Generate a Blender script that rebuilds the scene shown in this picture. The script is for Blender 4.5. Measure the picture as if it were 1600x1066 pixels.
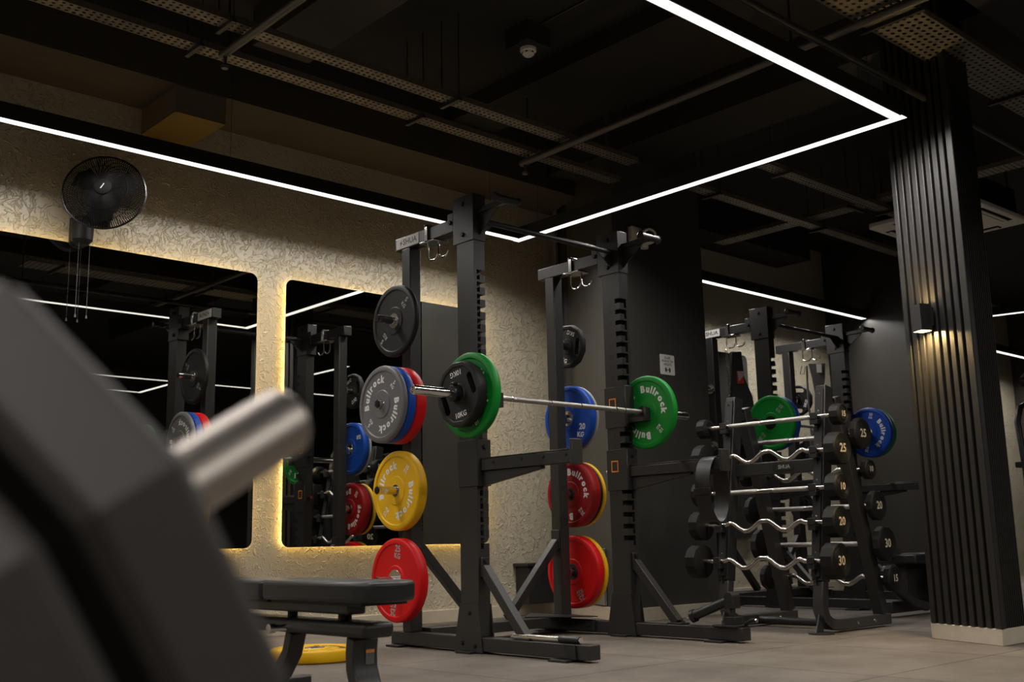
import bpy, bmesh, math, random
from mathutils import Vector, Matrix
random.seed(4)
PI = math.pi
sc = bpy.context.scene
col = sc.collection
for o in list(bpy.data.objects):
    bpy.data.objects.remove(o, do_unlink=True)

# ------------------------------------------------------------------ camera, world, exposure
cam_d = bpy.data.cameras.new('camera')
cam = bpy.data.objects.new('camera', cam_d); col.objects.link(cam)
cam_d.sensor_width = 36.0
cam_d.lens = 36.0*1681.5/1600
cam_d.clip_start = 0.02; cam_d.clip_end = 60
M = Matrix(((0.73907244, -0.10913871, -0.66472601, 0.0),
            (-0.67329366, -0.15067433, -0.72385972, 0.0),
            (-0.02115603, 0.98254058, -0.18484164, 0.56),
            (0, 0, 0, 1)))
cam.matrix_world = M
cam_d.dof.use_dof = True
cam_d.dof.focus_distance = 5.9
cam_d.dof.aperture_fstop = 3.6
sc.camera = cam
world = bpy.data.worlds.new('world'); sc.world = world
world.use_nodes = True
world.node_tree.nodes['Background'].inputs[0].default_value = (0.9, 0.85, 0.8, 1)
world.node_tree.nodes['Background'].inputs[1].default_value = 0.02
sc.view_settings.view_transform = 'Standard'
sc.view_settings.look = 'None'
sc.view_settings.exposure = 0.0
sc.view_settings.gamma = 1.0
sc.view_settings.use_curve_mapping = False
LED_STRENGTH = 1.6
LED_WATTS_PER_M = 11.0
LED_SPREAD = 154.0
HALO_STRENGTH = 25.0

# ------------------------------------------------------------------ materials
def lin(c):
    c /= 255.0
    return c/12.92 if c <= 0.04045 else ((c+0.055)/1.055)**2.4
def srgb(r, g, b): return (lin(r), lin(g), lin(b), 1)
MATS = {}
def mat(name, color, rough=0.5, metal=0.0, bump=0.0, scale=60.0, vary=0.12, spec=0.5, coat=0.0):
    m = bpy.data.materials.new(name); m.use_nodes = True
    nt = m.node_tree; b = nt.nodes['Principled BSDF']
    b.inputs['Roughness'].default_value = rough
    b.inputs['Metallic'].default_value = metal
    b.inputs['Specular IOR Level'].default_value = spec
    if coat: b.inputs['Coat Weight'].default_value = coat
    tc = nt.nodes.new('ShaderNodeTexCoord')
    n = nt.nodes.new('ShaderNodeTexNoise'); n.inputs['Scale'].default_value = scale; n.inputs['Detail'].default_value = 3
    nt.links.new(tc.outputs['Object'], n.inputs['Vector'])
    r = nt.nodes.new('ShaderNodeMix'); r.data_type = 'RGBA'
    c = Vector(color[:3])
    r.inputs[6].default_value = (*(c*(1-vary)), 1); r.inputs[7].default_value = (*(c*(1+vary)), 1)
    nt.links.new(n.outputs['Fac'], r.inputs[0]); nt.links.new(r.outputs[2], b.inputs['Base Color'])
    if bump:
        bp = nt.nodes.new('ShaderNodeBump'); bp.inputs['Strength'].default_value = bump; bp.inputs['Distance'].default_value = 0.002
        nt.links.new(n.outputs['Fac'], bp.inputs['Height']); nt.links.new(bp.outputs['Normal'], b.inputs['Normal'])
    MATS[name] = m
    return m
def emit(name, color, strength):
    m = bpy.data.materials.new(name); m.use_nodes = True
    b = m.node_tree.nodes['Principled BSDF']
    b.inputs['Base Color'].default_value = (0.8, 0.8, 0.8, 1)
    b.inputs['Emission Color'].default_value = (*color, 1)
    b.inputs['Emission Strength'].default_value = strength
    MATS[name] = m
    return m
frame_black = mat('frame_black', (0.021, 0.0202, 0.0198), 0.40, 0.0, 0.12, 400, 0.1)
matte_black = mat('matte_black', (0.009, 0.0086, 0.0086), 0.55, 0, 0.1, 300)
void_black = mat('void_black', (0.004, 0.004, 0.004), 0.7, 0, 0, 60, 0.1, 0.08)
rubber_black = mat('rubber_black', (0.0095, 0.009, 0.009), 0.52, 0, 0.2, 350, 0.15, 0.35)
urethane = mat('urethane_black', (0.009, 0.0086, 0.0083), 0.55, 0, 0.1, 120, 0.12, 0.25)
urethane_grey = mat('urethane_lit', (0.046, 0.041, 0.038), 0.6, 0, 0.1, 120, 0.1)  # urethane lightened and warmed: light on the near plates put into the colour
plastic_black = mat('plastic_black', (0.012, 0.012, 0.013), 0.3)
vinyl = mat('vinyl_black', (0.014, 0.014, 0.0145), 0.36, 0, 0.25, 220)
chrome = mat('chrome', (0.72, 0.70, 0.68), 0.14, 1.0)
steel = mat('brushed_steel', (0.55, 0.52, 0.49), 0.27, 1.0, 0.1, 200)
satin_steel = mat('satin_steel', (0.50, 0.45, 0.40), 0.40, 1.0, 0.1, 200)
knurl = mat('knurled_steel', (0.5, 0.48, 0.46), 0.36, 1.0, 0.6, 900)
red = mat('rubber_red', (0.60, 0.003, 0.005), 0.46, 0, 0.08, 200, 0.05, 0.3)
darkred = mat('rubber_dark_red', (0.27, 0.006, 0.008), 0.48, 0, 0.08, 200, 0.05, 0.3)
yellow = mat('rubber_yellow', (0.76, 0.43, 0.004), 0.46, 0, 0.08, 200, 0.05, 0.3)
blue = mat('rubber_blue', (0.005, 0.058, 0.36), 0.46, 0, 0.08, 200, 0.05, 0.3)
green = mat('rubber_green', (0.003, 0.22, 0.022), 0.46, 0, 0.08, 200, 0.05, 0.3)
grey = mat('rubber_grey', (0.135, 0.13, 0.135), 0.45, 0, 0.08, 200, 0.05)
print_white = mat('print_white', (0.75, 0.74, 0.72), 0.5)
print_grey = mat('print_grey', (0.32, 0.31, 0.30), 0.5)
print_cream = mat('print_cream', (0.72, 0.62, 0.45), 0.5)
print_black = mat('print_black', (0.006, 0.006, 0.006), 0.5)
print_orange = mat('print_orange', (0.85, 0.26, 0.02), 0.5)
print_red = mat('print_red', (0.6, 0.03, 0.02), 0.5)
label_white = mat('label_white', (0.62, 0.60, 0.56), 0.5)
label_grey = mat('label_grey', (0.12, 0.12, 0.12), 0.5)
white_plastic = mat('white_plastic', (0.78, 0.74, 0.68), 0.4)
foot_grey = mat('foot_grey', (0.045, 0.044, 0.044), 0.35)
tray_metal = mat('tray_metal', (0.22, 0.19, 0.15), 0.45, 0.7, 0.1, 40, 0.3)
pipe_grey = mat('pipe_grey', (0.10, 0.09, 0.08), 0.4, 0.5)
dark_paint = mat('dark_paint', (0.010, 0.009, 0.008), 0.85, 0, 0.2, 30)
soffit_paint = mat('soffit_paint', (0.046, 0.038, 0.027), 0.8, 0, 0.2, 12, 0.2)
grey_paint = mat('grey_paint', (0.050, 0.047, 0.043), 0.30, 0, 0.08, 8, 0.12)
dark_grey_paint = mat('dark_grey_paint', (0.030, 0.028, 0.026), 0.5, 0, 0.15, 5, 0.2)
pale_stone = mat('pale_stone', (0.52, 0.455, 0.35), 0.6, 0, 0.3, 14, 0.18)
slat_paint = mat('slat_paint', (0.0145, 0.0132, 0.0122), 0.42, 0, 0.3, 60, 0.2)
warm_glow_paint = mat('warm_glow_paint', (0.13, 0.082, 0.013), 0.5, 0.2, 0.2, 10, 0.15)  # gold stands in for warm mirror light falling on the duct underside
strap_grey = mat('strap_grey', (0.075, 0.072, 0.07), 0.7, 0, 0.5, 500)
mirror_glass = mat('mirror_glass', (0.60, 0.61, 0.57), 0.005, 1.0, 0, 60, 0.0)
led = emit('led_white', (1.0, 0.955, 0.91), LED_STRENGTH)
led_far = led
halo = emit('halo_warm', (1.0, 0.66, 0.20), HALO_STRENGTH)
sconce_glow = emit('sconce_glow', (1.0, 0.70, 0.30), 900.0)

def plaster_mat():
    m = bpy.data.materials.new('plaster_textured'); m.use_nodes = True
    nt = m.node_tree; b = nt.nodes['Principled BSDF']
    b.inputs['Roughness'].default_value = 0.30
    b.inputs['Specular IOR Level'].default_value = 0.6
    tc = nt.nodes.new('ShaderNodeTexCoord')
    w = nt.nodes.new('ShaderNodeTexNoise'); w.inputs['Scale'].default_value = 5; w.inputs['Detail'].default_value = 2
    nt.links.new(tc.outputs['Object'], w.inputs['Vector'])
    ws = nt.nodes.new('ShaderNodeVectorMath'); ws.operation = 'SCALE'; ws.inputs['Scale'].default_value = 0.16
    nt.links.new(w.outputs['Color'], ws.inputs[0])
    ad = nt.nodes.new('ShaderNodeVectorMath'); ad.operation = 'ADD'
    nt.links.new(tc.outputs['Object'], ad.inputs[0]); nt.links.new(ws.outputs[0], ad.inputs[1])
    n2 = nt.nodes.new('ShaderNodeTexNoise'); n2.inputs['Scale'].default_value = 42; n2.inputs['Detail'].default_value = 3
    nt.links.new(tc.outputs['Object'], n2.inputs['Vector'])
    def ridge(scale, off, mscale):
        mp = nt.nodes.new('ShaderNodeVectorMath'); mp.operation = 'ADD'; mp.inputs[1].default_value = (off, off*0.7, -off)
        nt.links.new(ad.outputs[0], mp.inputs[0])
        n = nt.nodes.new('ShaderNodeTexNoise'); n.inputs['Scale'].default_value = scale; n.inputs['Detail'].default_value = 1.5; n.inputs['Distortion'].default_value = 0.7
        nt.links.new(mp.outputs[0], n.inputs['Vector'])
        d = nt.nodes.new('ShaderNodeMath'); d.operation = 'SUBTRACT'; d.inputs[1].default_value = 0.5; nt.links.new(n.outputs['Fac'], d.inputs[0])
        e = nt.nodes.new('ShaderNodeMath'); e.operation = 'ABSOLUTE'; nt.links.new(d.outputs[0], e.inputs[0])
        r = nt.nodes.new('ShaderNodeMapRange'); r.interpolation_type = 'SMOOTHSTEP'
        r.inputs['From Min'].default_value = 0.0; r.inputs['From Max'].default_value = 0.045
        r.inputs['To Min'].default_value = 1.0; r.inputs['To Max'].default_value = 0.0
        nt.links.new(e.outputs[0], r.inputs['Value'])
        k = nt.nodes.new('ShaderNodeTexNoise'); k.inputs['Scale'].default_value = mscale; k.inputs['Detail'].default_value = 1
        nt.links.new(mp.outputs[0], k.inputs['Vector'])
        q = nt.nodes.new('ShaderNodeMapRange'); q.interpolation_type = 'SMOOTHSTEP'; q.inputs['From Min'].default_value = 0.42; q.inputs['From Max'].default_value = 0.60
        nt.links.new(k.outputs['Fac'], q.inputs['Value'])
        u = nt.nodes.new('ShaderNodeMath'); u.operation = 'MULTIPLY'; nt.links.new(r.outputs[0], u.inputs[0]); nt.links.new(q.outputs[0], u.inputs[1])
        return u
    ra = ridge(20, 0.0, 20); rb = ridge(30, 3.3, 24)
    mu = nt.nodes.new('ShaderNodeMath'); mu.operation = 'MAXIMUM'
    nt.links.new(ra.outputs[0], mu.inputs[0]); nt.links.new(rb.outputs[0], mu.inputs[1])
    su = nt.nodes.new('ShaderNodeMath'); su.operation = 'MULTIPLY_ADD'; su.inputs[1].default_value = 0.3
    nt.links.new(n2.outputs['Fac'], su.inputs[0]); nt.links.new(mu.outputs[0], su.inputs[2])
    bp = nt.nodes.new('ShaderNodeBump'); bp.inputs['Strength'].default_value = 0.85; bp.inputs['Distance'].default_value = 0.0085
    nt.links.new(su.outputs[0], bp.inputs['Height']); nt.links.new(bp.outputs['Normal'], b.inputs['Normal'])
    c = nt.nodes.new('ShaderNodeMix'); c.data_type = 'RGBA'
    c.inputs[6].default_value = (0.435, 0.39, 0.285, 1); c.inputs[7].default_value = (0.56, 0.505, 0.38, 1)
    n3 = nt.nodes.new('ShaderNodeTexNoise'); n3.inputs['Scale'].default_value = 1.6; n3.inputs['Detail'].default_value = 4
    nt.links.new(tc.outputs['Object'], n3.inputs['Vector'])
    nt.links.new(n3.outputs['Fac'], c.inputs[0]); nt.links.new(c.outputs[2], b.inputs['Base Color'])
    return m
plaster = plaster_mat()

def tile_mat():
    m = bpy.data.materials.new('rubber_floor'); m.use_nodes = True
    nt = m.node_tree; b = nt.nodes['Principled BSDF']; b.inputs['Roughness'].default_value = 0.62
    b.inputs['Specular IOR Level'].default_value = 0.35
    tc = nt.nodes.new('ShaderNodeTexCoord'); geo = nt.nodes.new('ShaderNodeNewGeometry')
    n = nt.nodes.new('ShaderNodeTexNoise'); n.inputs['Scale'].default_value = 2.2; n.inputs['Detail'].default_value = 6; n.inputs['Roughness'].default_value = 0.65
    nt.links.new(geo.outputs['Position'], n.inputs['Vector'])
    f = nt.nodes.new('ShaderNodeTexNoise'); f.inputs['Scale'].default_value = 260; f.inputs['Detail'].default_value = 1
    nt.links.new(geo.outputs['Position'], f.inputs['Vector'])
    r = nt.nodes.new('ShaderNodeValToRGB')
    r.color_ramp.elements[0].position = 0.34; r.color_ramp.elements[0].color = (0.112, 0.095, 0.078, 1)
    r.color_ramp.elements[1].position = 0.68; r.color_ramp.elements[1].color = (0.195, 0.168, 0.138, 1)
    nt.links.new(n.outputs['Fac'], r.inputs[0])
    mx = nt.nodes.new('ShaderNodeMix'); mx.data_type = 'RGBA'; mx.blend_type = 'MULTIPLY'; mx.inputs[0].default_value = 0.5
    nt.links.new(r.outputs[0], mx.inputs[6])
    r2 = nt.nodes.new('ShaderNodeValToRGB'); r2.color_ramp.elements[0].position = 0.3; r2.color_ramp.elements[1].position = 0.7
    r2.color_ramp.elements[0].color = (0.55, 0.55, 0.55, 1); r2.color_ramp.elements[1].color = (1.25, 1.25, 1.25, 1)
    nt.links.new(f.outputs['Fac'], r2.inputs[0]); nt.links.new(r2.outputs[0], mx.inputs[7])
    nt.links.new(mx.outputs[2], b.inputs['Base Color'])
    bp = nt.nodes.new('ShaderNodeBump'); bp.inputs['Strength'].default_value = 0.3; bp.inputs['Distance'].default_value = 0.002
    nt.links.new(f.outputs['Fac'], bp.inputs['Height']); nt.links.new(bp.outputs['Normal'], b.inputs['Normal'])
    return m
floor_mat = tile_mat()

# ------------------------------------------------------------------ mesh helpers
class MB:
    def __init__(s): s.v = []; s.f = []
    def add(s, vs, fs):
        o = len(s.v); s.v += [tuple(v) for v in vs]; s.f += [tuple(i+o for i in f) for f in fs]; return s
    def bx(s, x0, x1, y0, y1, z0, z1, rot=None, c=None):
        vs = [Vector((x, y, z)) for z in (z0, z1) for y in (y0, y1) for x in (x0, x1)]
        if rot is not None:
            c = Vector(c) if c is not None else Vector(((x0+x1)/2, (y0+y1)/2, (z0+z1)/2))
            vs = [c + rot @ (v-c) for v in vs]
        return s.add(vs, [(0, 2, 3, 1), (4, 5, 7, 6), (0, 1, 5, 4), (2, 6, 7, 3), (0, 4, 6, 2), (1, 3, 7, 5)])
    def beam(s, p0, p1, w, h, side=(1, 0, 0)):
        p0 = Vector(p0); p1 = Vector(p1); d = (p1-p0).normalized(); a = Vector(side); a = (a - d*a.dot(d)).normalized(); b = d.cross(a)
        vs = [p + a*sx*w/2 + b*sy*h/2 for p in (p0, p1) for sx, sy in ((-1, -1), (1, -1), (1, 1), (-1, 1))]
        return s.add(vs, [(0, 1, 2, 3), (7, 6, 5, 4), (0, 4, 5, 1), (1, 5, 6, 2), (2, 6, 7, 3), (3, 7, 4, 0)])
    def path_beam(s, pts, w, h, side=(0, 1, 0)):
        pts = [Vector(p) for p in pts]; a0 = Vector(side).normalized(); rings = []
        for i, p in enumerate(pts):
            d = (pts[min(i+1, len(pts)-1)]-pts[max(i-1, 0)]).normalized()
            b = d.cross(a0).normalized()
            rings.append([p + a0*sx*w/2 + b*sy*h/2 for sx, sy in ((-1, -1), (1, -1), (1, 1), (-1, 1))])
        n = len(rings); vs = [v for r in rings for v in r]; fs = [(0, 1, 2, 3), tuple(4*(n-1)+k for k in (3, 2, 1, 0))]
        for i in range(n-1):
            for k in range(4): fs.append((4*i+k, 4*i+(k+1) % 4, 4*i+4+(k+1) % 4, 4*i+4+k))
        return s.add(vs, fs)
    def tube(s, pts, r, n=12, closed=False):
        pts = [Vector(p) for p in pts]; m = len(pts); rs = r if isinstance(r, (list, tuple)) else [r]*m
        ref = None; rings = []
        for i, p in enumerate(pts):
            if closed: d = (pts[(i+1) % m]-pts[i-1]).normalized()
            else: d = (pts[min(i+1, m-1)]-pts[max(i-1, 0)]).normalized()
            if ref is None:
                ref = Vector((0, 0, 1)) if abs(d.z) < 0.9 else Vector((1, 0, 0))
            a = (ref - d*ref.dot(d)).normalized(); ref = a; b = d.cross(a)
            rings.append([p + (a*math.cos(2*PI*k/n)+b*math.sin(2*PI*k/n))*rs[i] for k in range(n)])
        vs = [v for q in rings for v in q]; fs = []
        for i in range(m if closed else m-1):
            j = (i+1) % m
            for k in range(n): fs.append((i*n+k, i*n+(k+1) % n, j*n+(k+1) % n, j*n+k))
        if not closed: fs += [tuple(range(n-1, -1, -1)), tuple((m-1)*n+k for k in range(n))]
        return s.add(vs, fs)
    def cyl(s, p0, p1, r, n=16, r1=None): return s.tube([p0, p1], [r, r if r1 is None else r1], n)
    def lathe(s, prof, origin=(0, 0, 0), axis=(1, 0, 0), n=48, closed=False, phase=0.0, up=None):
        ax = Vector(axis).normalized(); o = Vector(origin)
        ref = Vector(up) if up is not None else (Vector((0, 0, 1)) if abs(ax.z) < 0.9 else Vector((1, 0, 0)))
        a = (ref-ax*ref.dot(ax)).normalized(); b = ax.cross(a); m = len(prof)
        vs = [o + ax*h + (a*math.cos(phase+2*PI*k/n)+b*math.sin(phase+2*PI*k/n))*r for (h, r) in prof for k in range(n)]
        fs = []
        for i in range(m if closed else m-1):
            j = (i+1) % m
            for k in range(n): fs.append((i*n+k, i*n+(k+1) % n, j*n+(k+1) % n, j*n+k))
        if not closed: fs += [tuple(range(n-1, -1, -1)), tuple((m-1)*n+k for k in range(n))]
        return s.add(vs, fs)
    def prism(s, pts, ext):
        pts = [Vector(p) for p in pts]; e = Vector(ext); n = len(pts)
        vs = pts+[p+e for p in pts]
        fs = [tuple(range(n-1, -1, -1)), tuple(range(n, 2*n))]+[(k, (k+1) % n, n+(k+1) % n, n+k) for k in range(n)]
        return s.add(vs, fs)
    def mesh(s, name, m, smooth=True, angle=35, recalc=True):
        me = bpy.data.meshes.new(name); me.from_pydata(s.v, [], s.f)
        if recalc:
            bm = bmesh.new(); bm.from_mesh(me); bmesh.ops.recalc_face_normals(bm, faces=bm.faces); bm.to_mesh(me); bm.free()
        if smooth:
            me.shade_smooth(); me.set_sharp_from_angle(angle=math.radians(angle))
        me.materials.append(m); me.update()
        return me
    def build(s, name, m, parent=None, bevel=0.0, loc=None, smooth=True, angle=35, segs=2):
        o = link(name, s.mesh(name, m, smooth, angle), parent, loc)
        if bevel:
            md = o.modifiers.new('bevel', 'BEVEL'); md.width = bevel; md.segments = segs; md.limit_method = 'ANGLE'; md.angle_limit = math.radians(40)
        return o
def link(name, me, parent=None, loc=None):
    o = bpy.data.objects.new(name, me); col.objects.link(o)
    if parent is not None: o.parent = parent
    if loc is not None: o.location = loc
    return o
def tag(o, label, cat, group=None):
    o['label'] = label; o['category'] = cat
    if group: o['group'] = group
    return o
def thing(name, label, cat, loc=(0, 0, 0), rot=None, group=None):
    o = bpy.data.objects.new(name, None); col.objects.link(o); o.location = loc
    o.empty_display_size = 0.05
    if rot is not None: o.rotation_euler = rot
    return tag(o, label, cat, group)
def struct(o):
    o['kind'] = 'structure'; return o
def stuff(o):
    o['kind'] = 'stuff'; return o
def copy_tree(o, parent=None, loc=None):
    c = o.copy(); col.objects.link(c)
    if parent is not None: c.parent = parent
    if loc is not None: c.location = loc
    for ch in list(o.children): copy_tree(ch, c)
    return c

# text as flat meshes
_txt = {}
def text_geo(s, size, bold=0.0, align='CENTER'):
    key = (s, size, bold, align)
    if key not in _txt:
        cu = bpy.data.curves.new('letters', 'FONT'); cu.body = s; cu.size = size; cu.offset = bold*size
        cu.align_x = align; cu.align_y = 'CENTER'; cu.resolution_u = 2; cu.fill_mode = 'FRONT'
        ob = bpy.data.objects.new('letters', cu)
        me = bpy.data.meshes.new_from_object(ob)
        _txt[key] = ([tuple(v.co) for v in me.vertices], [tuple(p.vertices) for p in me.polygons])
        bpy.data.objects.remove(ob); bpy.data.curves.remove(cu); bpy.data.meshes.remove(me)
    return _txt[key]
def put_text(mb, s, size, o, u, v, bold=0.02, rot=0.0, sx=1.0):
    vs, fs = text_geo(s, size, bold); o = Vector(o); u = Vector(u); v = Vector(v); c, n = math.cos(rot), math.sin(rot)
    mb.add([o + u*((x*c*sx - y*n)) + v*(x*n*sx + y*c) for x, y, z in vs], fs)
def arc_text(mb, s, size, r, mid, o, u, v, bold=0.03, gap=0.012):
    o = Vector(o); u = Vector(u); v = Vector(v); items = []; tot = 0
    for ch in s:
        vs, fs = text_geo(ch, size, bold); x0 = min(p[0] for p in vs); x1 = max(p[0] for p in vs)
        base = text_geo('x', size, bold)[0]; items.append((vs, fs, x0, x1)); tot += (x1-x0)+gap*r/0.17
    ang = mid - tot/(2*r)
    for vs, fs, x0, x1 in items:
        w = x1-x0; th = ang + (w/2)/r; ang += (w+gap*r/0.17)/r
        er = u*math.sin(th)+v*math.cos(th); et = u*math.cos(th)-v*math.sin(th)
        mb.add([o + er*(r + y) + et*(x-(x0+x1)/2) for x, y, z in vs], fs)

# ------------------------------------------------------------------ room shell
WY = 6.37          # plane of the textured wall
CZ = 3.75          # ceiling
fl = struct(MB().bx(-3, 15.5, -6, 7.0, -0.12, -0.012).build('floor', dark_paint))
tm = {}
def tile(x, y, w, h):
    key = (round(w, 3), round(h, 3))
    if key not in tm:
        tm[key] = MB().bx(0, w-0.005, 0, h-0.005, -0.012, 0).mesh('floor_tile', floor_mat, smooth=False)
    o = link('floor_tile', tm[key], fl, (x, y, 0))
for i in range(12):
    for j in range(7):
        tile(0.15+i*1.0, 0.37+j*1.0-0.02, 1.0, 1.0 if j < 6 else 0.02)
MB().bx(-3, 0.145, -6, 7, -0.012, 0).bx(0.15, 15.5, -6, 0.345, -0.012, 0).bx(12.15, 15.5, 0.35, 7, -0.012, 0).build('floor_sheet', floor_mat, fl, smooth=False)

struct(MB().bx(-3, 15.5, WY, 6.6, 0, CZ).build('wall_left', plaster, smooth=False))
struct(MB().bx(-3.2, -3, -6, 7, 0, CZ).build('wall_back', dark_grey_paint, smooth=False))
struct(MB().bx(-3, 15.5, -6.2, -6, 0, CZ).build('wall_right', dark_grey_paint, smooth=False))
struct(MB().bx(15.5, 15.7, -6, 7, 0, CZ).build('wall_front', grey_paint, smooth=False))
struct(MB().bx(-3, 15.5, -6, 6.6, CZ, CZ+0.2).build('ceiling', dark_paint, smooth=False))
struct(MB().bx(-3, 6.33, WY-0.018, WY, 0, 0.092).bx(6.9, 10.5, WY-0.018, WY, 0, 0.092).build('baseboard_left', pale_stone, bevel=0.003))
# beam along the textured wall, its soffit lower than the slab
struct(MB().bx(-3, 6.36, 5.86, WY, 3.345, CZ).build('trim_1', soffit_paint, smooth=False))
struct(MB().bx(7.0, 9.75, 5.95, WY, 3.42, CZ).build('trim_2', dark_paint, smooth=False))
# soffit panel and beams across the ceiling (along y)
struct(MB().bx(2.92, 3.30, 1.0, 5.4, 3.5, CZ).build('trim_3', soffit_paint, smooth=False))
struct(MB().bx(4.75, 5.15, -2, 5.86, 3.62, CZ).build('trim_4', dark_paint, smooth=False))
struct(MB().bx(5.8, 6.3, -2, 5.86, 3.45, CZ).build('trim_5', dark_paint, smooth=False))
struct(MB().bx(-2, 15.0, 1.75, 2.25, 3.35, CZ).build('trim_6', dark_paint, smooth=False))
struct(MB().bx(3.0, 15.0, 1.05, 1.72, 3.55, CZ).build('trim_7', soffit_paint, smooth=False))
# dropped head over the alcove between the piers
struct(MB().prism([(9.98, 4.98, 3.05), (11.0, 4.98, 3.05), (11.0, 4.999, 3.05), (9.98, 4.999, 3.05)], (0, 0, 0.7)).build('trim_8', dark_paint, smooth=False))

# grey pier between the two racks: skewed left side
P0 = Vector((6.37, WY, 0)); P1 = Vector((5.77, 5.16, 0))
pier = struct(MB().prism([P0, P1, (6.83, 5.16, 0), (7.2, WY, 0)], (0, 0, CZ)).build('wall_middle', grey_paint, smooth=False))
sk = (P1-P0).normalized(); sn = Vector((-sk.y, sk.x, 0)); sn = sn if sn.x < 0 else -sn
def skew_slab(t0, t1, z0, z1, th, off=0.0):
    a = P0+sk*t0+sn*off; b = P0+sk*t1+sn*off
    return MB().prism([a+Vector((0, 0, z0)), b+Vector((0, 0, z0)), b+sn*th+Vector((0, 0, z0)), a+sn*th+Vector((0, 0, z0))], (0, 0, z1-z0))
sb = skew_slab(0.05, (P1-P0).length, 0, 0.092, 0.015)
sb.bx(5.765, 6.83, 5.143, 5.16, 0, 0.092)
struct(sb.build('baseboard_middle', pale_stone, bevel=0.002))
o = skew_slab(0.08, 0.98, 0.1, 0.51, 0.02, 0.003).build('wall_panel', mat('panel_grey', (0.19, 0.175, 0.15), 0.5, 0, 0.2, 10, 0.12), bevel=0.003)
tag(o, 'pale grey stone panel on the lower side of the grey pier', 'panel')
# dark pier at the far right, also skewed
struct(MB().prism([(10.66, WY, 0), (10.03, 5.0, 0), (11.0, 5.0, 0), (11.0, WY, 0)], (0, 0, CZ)).build('wall_pier_far', dark_grey_paint, smooth=False))

# box under the wall beam with warm glow painted on its bottom
t = thing('duct_box', 'small dark boxed duct with warm light painted on its underside, below the wall beam', 'duct', (2.67, 5.87, 3.17))
MB().bx(0, 0.33, 0, 0.495, 0.006, 0.172).build('casing', mat('duct_lit_paint', (0.15, 0.12, 0.08), 0.8), t)  # casing colour lightened so its front looks lit like the soffit
MB().bx(0, 0.33, 0, 0.495, 0, 0.006).build('underside', warm_glow_paint, t)

# ------------------------------------------------------------------ mirrors with warm light behind
def rrect(x0, x1, z0, z1, r, n=8):
    pts = []
    for cx, cz, a0 in ((x1-r, z1-r, 0), (x0+r, z1-r, PI/2), (x0+r, z0+r, PI), (x1-r, z0+r, 1.5*PI)):
        for k in range(n+1):
            a = a0+PI/2*k/n; pts.append((cx+r*math.cos(a), cz+r*math.sin(a)))
    return pts
def mirror(x0, x1, label, glow=True):
    t = thing('wall_mirror', label, 'mirror', (x0, WY, 0.565), group=None)
    w = x1-x0; h = 1.81
    MB().prism([(x, -0.056, z) for x, z in rrect(0, w, 0, h, 0.055)], (0, 0.006, 0)).build('mirror_glass', mirror_glass, t)
    MB().prism([(x, -0.050, z) for x, z in rrect(0.03, w-0.03, 0.03, h-0.03, 0.05)], (0, 0.022, 0)).build('backing_board', matte_black, t)
    ins = 0.034
    s = MB()
    s.bx(ins, w-ins, -0.0275, -0.0195, ins, ins+0.012).bx(ins, w-ins, -0.0275, -0.0195, h-ins-0.012, h-ins)
    s.bx(ins, ins+0.012, -0.0275, -0.0195, ins+0.012, h-ins-0.012).bx(w-ins-0.012, w-ins, -0.0275, -0.0195, ins+0.012, h-ins-0.012)
    if glow: s.build('light_strip', halo, t)
    p = MB()
    for x in (0.3, w-0.3):
        for z in (0.3, h-0.3): p.bx(x-0.03, x+0.03, -0.0275, 0, z-0.03, z+0.03)
    p.build('standoff', matte_black, t)
mirror(1.69, 3.495, 'large square wall mirror with warm light behind, under the black fan')
mirror(3.712, 5.515, 'large square wall mirror with warm light behind, beside the first rack')
mirror(7.25, 9.02, 'dark wall mirror behind the hanging dip belt of the second rack', False)

# ------------------------------------------------------------------ LED lines
def led_line(p0, p1, label, z=2.82):
    t = thing('linear_light', label, 'light', ((p0[0]+p1[0])/2, (p0[1]+p1[1])/2, z), group='linear ceiling lights')
    c = Vector(t.location)
    a = Vector((p0[0], p0[1], z))-c; b = Vector((p1[0], p1[1], z))-c; L = (b-a).length
    d = (b-a).normalized(); s = Vector((-d.y, d.x, 0))
    h = Vector((0, 0, 0.046))
    MB().beam(a+h, b+h, 0.074, 0.088, s).build('profile', matte_black, t)
    MB().beam(a+Vector((0, 0, 0.0012)), b+Vector((0, 0, 0.0012)), 0.058, 0.0014, s).build('diffuser', led, t)
    ld = bpy.data.lights.new('led_light', 'AREA'); ld.shape = 'RECTANGLE'; ld.size = L-0.002; ld.size_y = 0.057
    ld.energy = LED_WATTS_PER_M*L; ld.color = (1.0, 0.955, 0.91); ld.spread = math.radians(LED_SPREAD)
    lo = bpy.data.objects.new('led_light', ld); col.objects.link(lo); lo.parent = t
    lo.location = (0, 0, -0.0008); lo.rotation_euler = (0, 0, math.atan2(d.y, d.x))
    n = max(2, int(L/1.6)); w = MB()
    for k in range(n):
        p = a+d*(0.25+(L-0.5)*k/(n-1)); w.cyl(p+Vector((0, 0, 0.0905)), p+Vector((0, 0, CZ-z-0.002)), 0.0016, 5)
    stuff(w.build('wires', frame_black, t))
led_line((-1.5, 5.765), (5.352, 5.765), 'white light line hung along the textured wall above the mirrors')
led_line((5.39, 5.803), (5.39, 2.643), 'white light line running across the room over the first rack')
led_line((-1.5, 2.682), (5.352, 2.682), 'widest, nearest white light line at the top of the picture')
led_line((7.15, 5.72), (10.33, 5.72), 'short white light line above the second rack behind the pier')
led_line((11.22, 5.2), (11.6, 3.6), 'white light line beyond the slatted column, near its right side')
led_line((-1.54, 2.72), (-1.54, 5.72), 'added unseen light line at the left closing the rectangle')  # unseen line, added to brighten the foreground plates
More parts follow.
